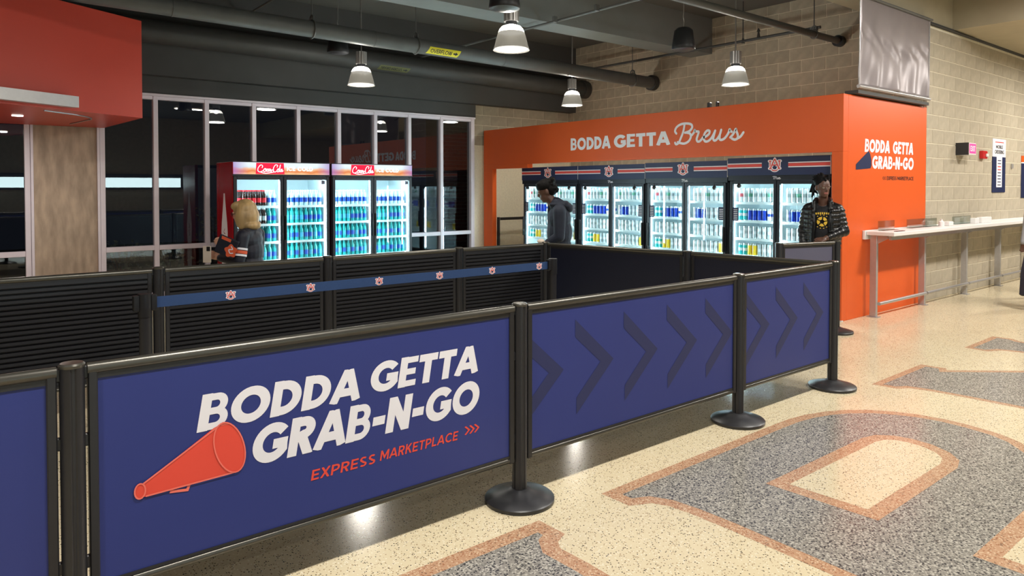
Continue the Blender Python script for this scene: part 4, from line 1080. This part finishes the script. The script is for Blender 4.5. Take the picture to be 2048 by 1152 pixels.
# ---- four beer coolers inside the kiosk (front faces -X): local x runs along -Y
XC = 8.34
def beer_cooler(ya, yb, top, label, nth):
    Wd = ya-yb-.012; D = .74
    t = thing('beer_cooler', label, 'cooler', (XC, ya-.006, 0), -math.pi/2, 'beer coolers in the kiosk'); H = top; zh = top-.30; zd0 = .16
    cooler_shell(t, Wd, H, D, 'cooler_black', zh, zd0)
    f = lambda u, v, k=0: Vector((u, -.0165-.001*k, v))
    h = one('header', 'navy_sign', lambda b: b.box(.0, -.015, H-.235, Wd, .0299, H), t)
    zc = H-.105
    for ua, ub in ((.0, Wd*.36), (Wd*.62, Wd-.0)):
        b = MB()
        for z0_, z1_, m in ((zc+.021, zc+.033, 'white_print'), (zc-.0185, zc+.0185, 'stripe_red'), (zc-.033, zc-.021, 'white_print')):
            b.use(m); b.poly([f(ua, z0_), f(ub, z0_), f(ub, z1_), f(ua, z1_)])
        b.build('stripe_print', None, h)
    emblem(h, lambda u, v, k: f(Wd*.49+u, zc+v, k), .082)
    one('header_edge', 'white_paint', lambda b: b.box(Wd, -.012, H-.23, Wd+.006, .02, H-.004), t)
    one('top_frame', 'cooler_black', lambda b: b.box(.0, -.004, zh-.004, Wd, .0299, H-.2351), t)
    mid = Wd/2
    b = MB(); ux = mid-.05
    S = lambda P: [(ux+p[0]*.12, zh+.012+p[1]*.035) for p in P]
    for s_ in ([(.0, .9), (.2, 1.0), (.45, .9)], [(.2, 1.0), (.15, .5), (.1, 0)], [(.25, .0), (.3, .6), (.33, .5), (.42, .6)], [(.48, .6), (.48, .1), (.58, .1), (.62, .6), (.64, .05)], [(.70, .3), (.85, .4), (.8, .65), (.70, .3), (.76, .0), (.95, .2)]):
        for q in ribbon(S(spline(s_, 4)), .006, True): b.poly([Vector((p.x, -.0055, p.y)) for p in q])
    b.build('maker_script', 'white_print', t)
    for k, (xa, xb) in enumerate(((.03, mid-.004), (mid+.004, Wd-.03))):
        d = cooler_door(t, xa, xb, zd0-.02, zh-.006, k == 1, .04, .045)
        hx = xa+.035 if k == 0 else xb-.035
        one('price_tag', 'navy_sign', lambda b: b.box(min(hx, hx+.085*(1 if k == 0 else -1)), .013, 1.13, max(hx, hx+.085*(1 if k == 0 else -1)), .0179, 1.31), d)
        bl = MB()
        for q in range(6): bl.box(min(hx, hx+.085*(1 if k == 0 else -1))+.012, .0122, 1.15+.025*q, max(hx, hx+.085*(1 if k == 0 else -1))-.012, .0129, 1.158+.025*q)
        bl.build('price_lines', 'white_print', d)
        kx = xa+.16 if k == 0 else xb-.16
        one('hanging_ball', 'black_plastic', lambda b: b.lathe([(.002, -.032), (.018, -.026), (.030, -.008), (.030, .008), (.018, .026), (.006, .034), (.005, .06)], (kx, -.033, zh-.075), 16), d, smooth=True)
    one('center_mullion', 'cooler_black', lambda b: b.box(mid-.028, .05, zd0, mid+.028, .095, zh-.007), t)
    for x_, fc in ((.062, 1), (mid-.043, -1), (mid+.043, 1), (Wd-.062, -1)): led(t, x_, zd0+.04, zh-.05, fc)
    top_led(t, .08, Wd-.08, zh-.008)
    zs = [.66, .895, 1.135, 1.385]
    for z in zs:
        for xa, xb in ((.055, mid-.035), (mid+.035, Wd-.055)): shelf(t, xa, xb, z, D)
    M = wmat(t); nths = ['leftmost', 'second', 'third', 'rightmost']
    for k, (xa, xb, dn) in enumerate(((.08, mid-.06, 'left'), (mid+.06, Wd-.08, 'right'))):
        n = 8
        for si, z in enumerate(zs):
            for row in range(2):
                for i in range(n):
                    if si == 3: kd = 'pink' if (i == 0 and k == 0) else ('green' if (i+nth) % 4 == 1 else 'tall')
                    elif si == 2: kd = ('teal' if i < 2 else ('allblue' if 2 <= i < 6 else 'blue')) if k == 0 else ('allblue' if i in (1, 2, 7) else 'silver')
                    elif si == 1: kd = 'white' if (i+k) % 3 else 'silver'
                    else: kd = ('teal' if i < 2 else 'yellow' if i < 4 else 'silver') if k == 0 else ('yellow' if i > 5 else 'white')
                    nm = {'tall': 'tall white can', 'green': 'green-banded tall can', 'pink': 'pink-banded tall can', 'teal': 'teal can', 'allblue': 'blue can', 'blue': 'blue-banded white can', 'white': 'slim white can', 'silver': 'slim silver can', 'yellow': 'yellow can'}[kd]
                    place(CAN[kd], CAN[kd].name.split('.')[0], M, xa+(xb-xa)*(i+.5)/n, .13+row*.085, z+.0006,
                          '%s, %s shelf, %s door of %s beer cooler, %s in %s row' % (nm, ['bottom', 'third', 'second', 'top'][si], dn, nths[nth], ORD[i], ('front', 'back')[row]), 'cans in the beer coolers', 'can')
    return t
CYS = [10.13, 8.63, 7.15, 5.685, 4.235]
TP = [1.945, 1.945, 1.955, 1.98]
CL = ['beer cooler at the left end, behind the hooded man', 'beer cooler second from the left under the lettered fascia', 'beer cooler third from the left under the lettered fascia', 'beer cooler at the right end with the leaning man before it']
for k in range(4): beer_cooler(CYS[k], CYS[k+1], TP[k], CL[k], k)
# =================================================================== people
def cap_mesh(bm, p0, p1, r0, r1, n=14):
    p0 = Vector(p0); p1 = Vector(p1); d = p1-p0; L = d.length
    d = d.normalized() if L > 1e-6 else Vector((0, 0, 1)); a = d.orthogonal().normalized(); b = d.cross(a)
    rings = []
    for k in range(5): t = R(-85+85*k/4); rings.append((p0+d*r0*math.sin(t), r0*math.cos(t)))
    for k in range(5): t = R(85*k/4); rings.append((p1+d*r1*math.sin(t), r1*math.cos(t)))
    V = [[bm.verts.new(c+(a*math.cos(2*math.pi*i/n)+b*math.sin(2*math.pi*i/n))*r) for i in range(n)] for c, r in rings]
    for A, B in zip(V, V[1:]):
        for i in range(n): bm.faces.new((A[i], A[(i+1) % n], B[(i+1) % n], B[i]))
    bm.faces.new(V[0][::-1]); bm.faces.new(V[-1])
def ell_mesh(bm, c, r, rot):
    M = Matrix.Translation(c) @ rot.to_4x4() @ Matrix.Diagonal((r[0], r[1], r[2], 1))
    n = 18; V = [[bm.verts.new(M @ Vector((math.cos(t)*math.cos(2*math.pi*i/n), math.cos(t)*math.sin(2*math.pi*i/n), math.sin(t)))) for i in range(n)] for t in [R(-82+164*k/10) for k in range(11)]]
    for A, B in zip(V, V[1:]):
        for i in range(n): bm.faces.new((A[i], A[(i+1) % n], B[(i+1) % n], B[i]))
    bm.faces.new(V[0][::-1]); bm.faces.new(V[-1])
def figure(name, prims, parent, voxel=.0065, smooth=4):
    """union of the prims as one continuous skin; each face takes the material of the prim it lies on.
    prim = ('c', p0, p1, r0, r1, mat) tapered limb or ('e', centre, radii, (rx,ry,rz degrees), mat)"""
    bm = bmesh.new()
    for p in prims:
        if p[0] == 'c': cap_mesh(bm, *p[1:5])
        else:
            from mathutils import Euler
            ell_mesh(bm, Vector(p[1]), p[2], Euler([R(a) for a in p[3]]).to_matrix())
    me = bpy.data.meshes.new('tmp'); bm.to_mesh(me); bm.free()
    o = bpy.data.objects.new('tmp', me); COL.objects.link(o)
    m = o.modifiers.new('r', 'REMESH'); m.mode = 'VOXEL'; m.voxel_size = voxel
    s = o.modifiers.new('s', 'SMOOTH'); s.iterations = smooth; s.factor = .5
    dg = bpy.context.evaluated_depsgraph_get(); dg.update()
    out = bpy.data.meshes.new_from_object(o.evaluated_get(dg))
    bpy.data.objects.remove(o, do_unlink=True)
    n = len(out.polygons); cs = np.empty(n*3, np.float32); out.polygons.foreach_get('center', cs); cs = cs.reshape(-1, 3)
    best = np.full(n, 1e9); idx = np.zeros(n, np.int32); names = []
    from mathutils import Euler
    for p in prims:
        mn = p[-1]
        if mn not in names: names.append(mn)
        if p[0] == 'c':
            a = np.array(p[1]); b = np.array(p[2]); ab = b-a; t = np.clip(((cs-a)@ab)/max(ab@ab, 1e-9), 0, 1)
            d = np.linalg.norm(cs-(a+t[:, None]*ab), axis=1)-(p[3]+(p[4]-p[3])*t)
        else:
            Rm = np.array(Euler([R(a) for a in p[3]]).to_matrix()); q = (cs-np.array(p[1]))@Rm/np.array(p[2])
            k = np.linalg.norm(q, axis=1); d = (k-1)*min(p[2])
        w = d < best; best[w] = d[w]; idx[w] = names.index(mn)
    out.materials.clear()
    for q in names: out.materials.append(MATS[q])
    out.polygons.foreach_set('material_index', idx); out.polygons.foreach_set('use_smooth', [True]*n)
    out.name = name; return link(name, out, parent)
def rotz(p, a, c=(0, 0)):
    x, y = p[0]-c[0], p[1]-c[1]; return (c[0]+x*math.cos(a)-y*math.sin(a), c[1]+x*math.sin(a)+y*math.cos(a), p[2])
def head_prims(c, yaw, tilt, s, skin, beard=None):
    """head at c (centre of skull), looking along +x turned by yaw, pitched down by tilt; s = 1 for a 0.23 m head"""
    Mh = Matrix.Rotation(yaw, 3, 'Z') @ Matrix.Rotation(tilt, 3, 'Y')
    P = lambda x, y, z: tuple(Vector(c)+Mh @ (Vector((x, y, z))*s))
    e = Mh.to_euler(); eu = tuple(math.degrees(v) for v in e)
    E = lambda ctr, r, m: ('e', P(*ctr), tuple(v*s for v in r), eu, m)
    L = [E((0, 0, .02), (.098, .076, .10), skin), E((.03, 0, -.045), (.066, .060, .075), skin), E((.058, 0, -.088), (.030, .034, .026), skin),
         E((.098, 0, -.018), (.017, .014, .026), skin), ('c', P(.085, 0, .015), P(.106, 0, -.022), .009*s, .012*s, skin),
         E((.086, .034, .018), (.014, .024, .010), skin), E((.086, -.034, .018), (.014, .024, .010), skin),
         E((.088, .031, .003), (.008, .012, .007), 'eye_white'), E((.088, -.031, .003), (.008, .012, .007), 'eye_white'),
         E((.092, 0, -.056), (.010, .024, .006), 'lips'), E((.090, 0, -.066), (.010, .020, .006), 'lips'),
         E((-.002, .078, -.008), (.018, .010, .032), skin), E((-.002, -.078, -.008), (.018, .010, .032), skin)]
    return L, P, E, Mh
def hand_prims(w, d, up, side, skin, curl=.5, s=1.0):
    """palm from wrist w along d, back of the hand facing up; side = direction of the thumb"""
    w = Vector(w); d = Vector(d).normalized(); up = Vector(up); up = (up-d*up.dot(d)).normalized(); sd = d.cross(up).normalized()
    if sd.dot(Vector(side)) < 0: sd = -sd
    T = lambda v: tuple(v)
    L = [('c', T(w), T(w+d*.03*s), .026*s, .024*s, skin)]
    for k, (off, ln) in enumerate(((.030, .072), (.010, .080), (-.011, .074), (-.031, .058))):
        b0 = w+d*.02*s+sd*off*.7*s; k0 = w+d*.088*s+sd*off*s
        L.append(('c', T(b0), T(k0), .016*s, .0125*s, skin))
        k1 = k0+(d*math.cos(curl)-up*math.sin(curl))*ln*.5*s; k2 = k1+(d*math.cos(curl*2)-up*math.sin(curl*2))*ln*.5*s
        L.append(('c', T(k0), T(k1), .0100*s, .0090*s, skin)); L.append(('c', T(k1), T(k2), .0090*s, .0078*s, skin))
    t0 = w+d*.025*s+sd*.026*s; t1 = t0+(d*.55+sd*.7-up*.25).normalized()*.045*s; t2 = t1+(d*.85+sd*.25-up*.35).normalized()*.035*s
    L += [('c', T(t0), T(t1), .0145*s, .011*s, skin), ('c', T(t1), T(t2), .011*s, .0088*s, skin)]
    return L
def legs(h, skin='trousers', sp=.09, sx=0.0):
    L = []
    for s in (1, -1):
        L += [('c', (0, s*sp, h*.50), (.015+sx*s, s*sp*1.02, h*.27), .080*h/1.7, .055*h/1.7, skin), ('c', (.015+sx*s, s*sp*1.02, h*.27), (-.01+sx*s, s*sp*1.05, h*.055), .054*h/1.7, .040*h/1.7, skin),
              ('c', (-.03+sx*s, s*sp*1.05, .035), (.13+sx*s, s*sp*1.15, .028), .036, .030, 'shoe')]
    return L

# ---- woman with blonde bob, seen from behind her left side
wp = at(501, 470, 'Y', 6.62)
wm = thing('person', 'person with blonde bob in a navy jacket with orange sleeve stripes, holding a phone', 'person', (wp.x, wp.y, 0), R(140))
hc = (.055, 0, 1.345)
HL, P, E, Mh = head_prims(hc, 0, R(6), .98, 'skin_light')
pr = legs(1.50) + HL + [('c', (.02, 0, 1.19), (.045, 0, 1.29), .050, .047, 'skin_light'),
    ('e', (0, 0, .86), (.115, .165, .14), (0, 0, 0), 'navy_jacket'), ('e', (.005, 0, 1.00), (.115, .155, .17), (0, 0, 0), 'navy_jacket'), ('e', (.005, 0, 1.10), (.105, .175, .10), (0, 0, 0), 'navy_jacket'),
    ('c', (0, .12, 1.155), (0, -.12, 1.155), .062, .062, 'navy_jacket'), ('c', (.02, 0, 1.14), (.03, 0, 1.20), .085, .060, 'navy_jacket')]
for s in (1, -1):
    sh, el = (0, s*.185, 1.145), (.015, s*.225, .935); wr = (.215, s*.135, .945 if s > 0 else 1.06)
    pr += [('c', sh, el, .062, .052, 'navy_jacket'), ('c', el, wr, .052, .040, 'navy_jacket')]
    pr += hand_prims(Vector(wr)+Vector((.03, -s*.012, .008)), (.9, -.25*s, .25), (-.1, s*.9, .3), (0, 0, 1), 'skin_light', .55, .95)
figure('body', pr, wm)
hp = [('e', P(-.012, 0, .035), (.108, .096, .105), (0, 6, 0), 'hair_blonde'), ('e', P(-.042, 0, -.035), (.092, .098, .110), (0, 0, 0), 'hair_blonde'), ('e', P(-.05, 0, -.115), (.090, .102, .050), (0, 0, 0), 'hair_blonde'),
      ('e', P(.0, .080, -.045), (.062, .028, .10), (0, 0, 0), 'hair_blonde'), ('e', P(.0, -.080, -.045), (.062, .028, .10), (0, 0, 0), 'hair_blonde'), ('e', P(.055, .04, .085), (.05, .05, .035), (0, 30, 0), 'hair_blonde'), ('e', P(.055, -.04, .085), (.05, .05, .035), (0, 30, 0), 'hair_blonde')]
figure('hair', hp, wm, .008, 3)
b = MB()
for z, w, m in ((1.005, .014, 'orange_cloth'), (1.034, .009, 'white_print'), (.978, .009, 'white_print')):
    b.use(m); k = (1.145-z)/.21; c = Vector((.015*k, .185+.04*k, z)); ax = Vector((.015, .04, -.21)).normalized(); b.tube(c-ax*w, c+ax*w, .0605, .0605, 24, False)
b.build('sleeve_stripes', None, wm, smooth=True)
b = MB()
for s in (1, -1): b.path([Vector(P(.105, s*.012, .006)), Vector(P(.11, s*.03, -.012)), Vector(P(.107, s*.052, .004)), Vector(P(.105, s*.035, .022)), Vector(P(.105, s*.012, .006))], .0025, 6); b.path([P(.104, s*.052, .006), P(.02, s*.080, .012)], .0022, 6)
b.build('glasses', 'black_plastic', wm)
Mw = wmat(wm)
# phone held in her left hand, pouch in front of her chest
ph = thing('phone', 'pale phone with dark camera held in front of the blonde person', 'phone', Mw @ Vector((.315, .20, .985)), R(140-8))
one('phone_body', 'phone_case', lambda b: b.box(-.04, .0, -.075, .04, .010, .075, bev=.004, seg=2), ph)
one('camera', 'black_plastic', lambda b: b.box(-.034, .0101, .03, .0, .014, .07, bev=.003), ph)
bg = thing('pouch', 'navy zip pouch with orange logo held by the blonde person', 'bag', Mw @ Vector((.10, .275, 1.06)), R(140-4))
bg.rotation_euler = (0, R(-22), R(140-4))
one('pouch_body', 'navy_jacket', lambda b: b.box(-.09, -.012, -.085, .10, .012, .085, bev=.01, seg=2), bg)
b = MB(); b.use('orange_cloth'); b.poly([(-.05+.055*math.cos(R(a))*(1+.15*math.cos(R(a*5))), .0135, -.02+.055*math.sin(R(a))*(1+.15*math.cos(R(a*5)))) for a in range(0, 360, 12)])
b.poly([(-.02, .0135, .05), (.07, .0135, .05), (.075, .0135, .078), (-.02, .0135, .078)]); b.use('white_print')
for q in ribbon(spline([(-.075, -.03), (-.05, -.04), (-.03, -.015), (-.06, .0), (-.04, .02)], 4), .009, True): b.poly([(p.x, .0142, p.y) for p in q])
b.build('pouch_print', None, bg)

# ---- hooded man in profile before the beer coolers
p = at(1115, 470, 'Z', 1.05); d_ = 7.9; r_ = ray(1119, 470); t_ = d_/(r_.x*math.cos(YAW)+r_.y*math.sin(YAW)); pp = r_*t_
mh = thing('person', 'person in a dark blue hoodie standing in profile, looking down', 'person', (pp.x, pp.y, 0), R(137))
hc = (.145, 0, 1.545)
HL, P, E, Mh = head_prims(hc, 0, R(20), 1.0, 'skin_dark')
pr = legs(1.70, sp=.10) + HL + [('c', (.03, 0, 1.36), (.11, 0, 1.46), .060, .056, 'skin_dark'),
    ('e', (.0, 0, .93), (.135, .17, .13), (0, 0, 0), 'hoodie'), ('e', (.0, 0, 1.08), (.145, .18, .20), (0, 0, 0), 'hoodie'), ('e', (.005, 0, 1.24), (.135, .20, .14), (0, 8, 0), 'hoodie'), ('c', (0, .14, 1.33), (0, -.14, 1.33), .075, .075, 'hoodie'),
    ('c', (-.02, 0, 1.34), (.04, 0, 1.40), .105, .082, 'hoodie')]
for s in (1, -1):
    sh, el = (.0, s*.215, 1.315), (.0, s*.25, 1.05); wr = (.16, s*.20, .95) if s > 0 else (.10, s*.22, .86)
    pr += [('c', sh, el, .072, .062, 'hoodie'), ('c', el, wr, .062, .045, 'hoodie')]
    pr += hand_prims(Vector(wr)+Vector((.03, 0, -.01)), (.95, -.1*s, -.15), (0, 0, 1), (0, -s, 0), 'skin_dark', .4)
figure('body', pr, mh)
figure('hood', [('e', (-.07, 0, 1.385), (.085, .12, .045), (0, -18, 0), 'hoodie'), ('e', (-.09, 0, 1.36), (.07, .10, .05), (0, -30, 0), 'hoodie'), ('c', (-.02, .10, 1.39), (.09, .06, 1.395), .032, .024, 'hoodie'), ('c', (-.02, -.10, 1.39), (.09, -.06, 1.395), .032, .024, 'hoodie'), ('c', (-.07, .08, 1.405), (-.07, -.08, 1.405), .035, .035, 'hoodie')], mh, .008, 3)
rr = random.Random(5)
hp = [('e', P(-.012, 0, .062), (.112, .090, .082), (0, 18, 0), 'hair_black'), ('e', P(-.055, 0, .01), (.075, .086, .085), (0, 0, 0), 'hair_black'), ('e', P(.045, 0, .10), (.055, .07, .032), (0, 30, 0), 'hair_black')]
for k in range(26):
    a = rr.uniform(-1.2, 1.2); z = rr.uniform(-.03, .12); c = Vector(P(-.09, .07*math.sin(a), z))
    hp.append(('e', tuple(c+Vector((rr.uniform(-.03, .02), 0, 0))), (.022, .022, .024), (0, 0, 0), 'hair_black'))
figure('hair', hp, mh, .0075, 1)
gl = Matrix(mh.matrix_basis); Mm = wmat(mh)
tag(one('folded_paper', 'phone_case', lambda b: [b.lathe([(.006, -.024), (.030, -.016), (.045, 0), (.034, .018), (.008, .026)], (0, 0, 0), 14)]), 'crumpled pale wrapper held by the hooded person over the corner post', 'wrapper').location = Mm @ Vector((.20, .27, 1.00))

# ---- man leaning by the kiosk corner, open puffer jacket
d_ = 8.05; r_ = ray(1645, 470); t_ = d_/(r_.x*math.cos(YAW)+r_.y*math.sin(YAW)); pp = r_*t_
ml = thing('person', 'person in a shiny black puffer jacket over a gold-print black shirt', 'person', (pp.x, pp.y, 0), R(205))
hc = (.03, -.005, 1.585)
HL, P, E, Mh = head_prims(hc, R(30), R(4), .98, 'skin_dark')
pr = legs(1.70, sp=.10) + HL + [('c', (-.01, 0, 1.36), (.015, 0, 1.50), .060, .055, 'skin_dark'),
    ('e', (.0, 0, .93), (.12, .165, .13), (0, 0, 0), 'shirt_black'), ('e', (.0, 0, 1.08), (.118, .165, .20), (0, 0, 0), 'shirt_black'), ('e', (.0, 0, 1.25), (.115, .18, .13), (0, 0, 0), 'shirt_black'), ('c', (0, .13, 1.335), (0, -.13, 1.335), .062, .062, 'shirt_black')]
elL, wrL = (.03, .225, 1.09), (.20, .05, 1.02); elR, wrR = (-.02, -.215, 1.08), (.10, -.20, .86)
for el, wr, s in ((elL, wrL, 1), (elR, wrR, -1)):
    pr += [('c', (0, s*.17, 1.325), el, .05, .044, 'shirt_black'), ('c', el, wr, .042, .032, 'skin_dark')]
    dv = Vector(wr)-Vector(el); pr += hand_prims(Vector(wr)+dv.normalized()*.02, dv, (.6, 0, .8), (0, 0, 1), 'skin_dark', .5)
figure('body', pr, ml)
jk = []
for lv in range(9):                          # quilted rings, open at the front
    z = .90+.052*lv; w = .160+.014*math.sin(lv*.35); dp = .130
    for k in range(22):
        a = R(38+ (360-76)*k/21)
        jk.append(('e', (dp*math.cos(a)+ (0.0), w*math.sin(a), z), (.036, .036, .032), (0, 0, 0), 'puffer'))
for s, el, wr in ((1, elL, wrL), (-1, elR, wrR)):
    sh = Vector((0, s*.170, 1.325)); el = Vector(el); wr = Vector(wr); wr2 = el+(wr-el)*.86
    for k in range(6): c = sh+(el-sh)*(k/5); jk.append(('e', tuple(c), (.068-.002*k, .068-.002*k, .032), (0, 0, 0), 'puffer'))
    for k in range(5): c = el+(wr2-el)*(k/4); jk.append(('e', tuple(c), (.060-.004*k,)*3, (0, 0, 0), 'puffer'))
    jk.append(('c', (-.02, s*.06, 1.39), (0, s*.16, 1.345), .050, .058, 'puffer'))
    jk += [('c', (.115, s*.105, .90), (.125, s*.085, 1.20), .026, .026, 'puffer'), ('c', (.125, s*.085, 1.20), (.075, s*.085, 1.42), .026, .024, 'puffer'), ('c', (.075, s*.085, 1.42), (-.04, s*.07, 1.45), .026, .026, 'puffer')]
jk.append(('c', (-.05, .07, 1.44), (-.05, -.07, 1.44), .035, .035, 'puffer'))
figure('jacket', jk, ml, .0075, 7)
b = MB(); b.use('gold_print'); fr = lambda u, v: Vector((.118+.012*math.cos(u*8)-.9*u*u, u, v))
for k in range(7): u = -.07+.022*k; b.poly([fr(u, 1.272+.012*math.cos(u*14)), fr(u+.014, 1.272+.012*math.cos(u*14)), fr(u+.014, 1.294+.012*math.cos(u*14)), fr(u, 1.294+.012*math.cos(u*14))])
for a0 in (20, 95, 165, 240, 310):
    P_ = [(.024*math.cos(R(a)), 1.20+.024*math.sin(R(a))) for a in (a0, a0+25, a0+45)] + [(.056*math.cos(R(a)), 1.20+.056*math.sin(R(a))) for a in (a0+55, a0+28, a0-4)]
    b.poly([fr(u, v) for u, v in P_])
for k in range(14): a = R(k*25.7); b.poly([fr(.072*math.cos(a+e)*m_, 1.20+.072*math.sin(a+e)*m_) for e, m_ in ((-.08, 1), (.08, 1), (.08, 1.12), (-.08, 1.12))])
b.build('shirt_print', None, ml)
rr = random.Random(9)
hp = [('e', P(-.028, 0, .068), (.100, .088, .078), (0, 8, 0), 'hair_black'), ('e', P(-.062, 0, .0), (.062, .080, .085), (0, 0, 0), 'hair_black')]
for k in range(34):                                       # short locs: upright on the crown, hanging behind the ears
    a = rr.uniform(0, 6.28); q = rr.random()**.5; b0 = Vector(P(-.02+.085*q*math.cos(a), .078*q*math.sin(a), .135-.05*q*q))
    dv = Mh @ Vector((math.cos(a)*q*.8, math.sin(a)*q*.9, 1-q*.9)).normalized()
    hp.append(('c', tuple(b0-dv*.02), tuple(b0+dv*rr.uniform(.015, .04)), .013, .011, 'hair_black'))
for k in range(14):
    s_ = -1 if k < 9 else 1; b0 = Vector(P(rr.uniform(-.09, -.03), s_*rr.uniform(.06, .085), rr.uniform(.0, .06)))
    hp.append(('c', tuple(b0), tuple(b0+Mh @ Vector((-.015, s_*rr.uniform(.005, .03), -rr.uniform(.08, .13)))), .012, .010, 'hair_black'))
figure('hair', hp, ml, .0065, 1)

# ---- person at the right edge of the photo beside the counter
d_ = 9.9; r_ = ray(2094, 470); t_ = d_/(r_.x*math.cos(YAW)+r_.y*math.sin(YAW)); pp = r_*t_
me_ = thing('person', 'person in a grey and crimson jacket cut off at the right edge', 'person', (pp.x, pp.y, 0), R(165))
HL, P, E, Mh = head_prims((.05, 0, 1.50), 0, R(12), .98, 'skin_dark')
pr = legs(1.62, sp=.10, sx=.08) + HL + [('c', (0, 0, 1.32), (.03, 0, 1.42), .056, .053, 'crimson'), ('e', (0, 0, .92), (.14, .18, .13), (0, 0, 0), 'crimson'), ('e', (0, 0, 1.08), (.15, .20, .19), (0, 0, 0), 'grey_jacket'), ('e', (0, 0, 1.22), (.14, .20, .13), (0, 0, 0), 'grey_jacket'), ('c', (0, .15, 1.29), (0, -.15, 1.29), .072, .072, 'grey_jacket'), ('c', (-.02, 0, 1.31), (.01, 0, 1.36), .095, .085, 'crimson')]
for s in (1, -1):
    el, wr = (-.03, s*.27, 1.02), (.05, s*.27, .80)
    pr += [('c', (0, s*.22, 1.275), el, .075, .065, 'grey_jacket'), ('c', el, wr, .065, .048, 'grey_jacket')] + hand_prims(Vector(wr), (.2, 0, -1), (-1, 0, 0), (1, 0, 0), 'skin_dark', .3)
figure('body', pr, me_, .008)
figure('hair', [('e', P(-.012, 0, .04), (.116, .094, .10), (0, 10, 0), 'hair_black'), ('e', P(-.05, 0, -.01), (.075, .09, .09), (0, 0, 0), 'hair_black')], me_, .008, 2)
bgp = at(2062, 500, 'Y', pp.y-.12)
bgt = thing('tote_bag', 'dark navy bag hanging at the right edge beside the counter end', 'bag', (bgp.x, bgp.y, .0))
b = MB(); b.rings([[Vector((x*w, y*dd, z)) for x, y in ((-1, -1), (1, -1), (1, 1), (-1, 1))] for z, w, dd in ((.18, .12, .06), (.2, .15, .08), (.5, .14, .07), (.82, .10, .03), (.90, .05, .012))]); b.build('bag_body', 'navy_jacket', bgt, smooth=True)
b = MB(); b.path([(-.05, 0, .88), (-.04, 0, .97), (0, 0, 1.0), (.04, 0, .97), (.05, 0, .88)], .01, 8); b.build('bag_strap', 'navy_jacket', bgt)
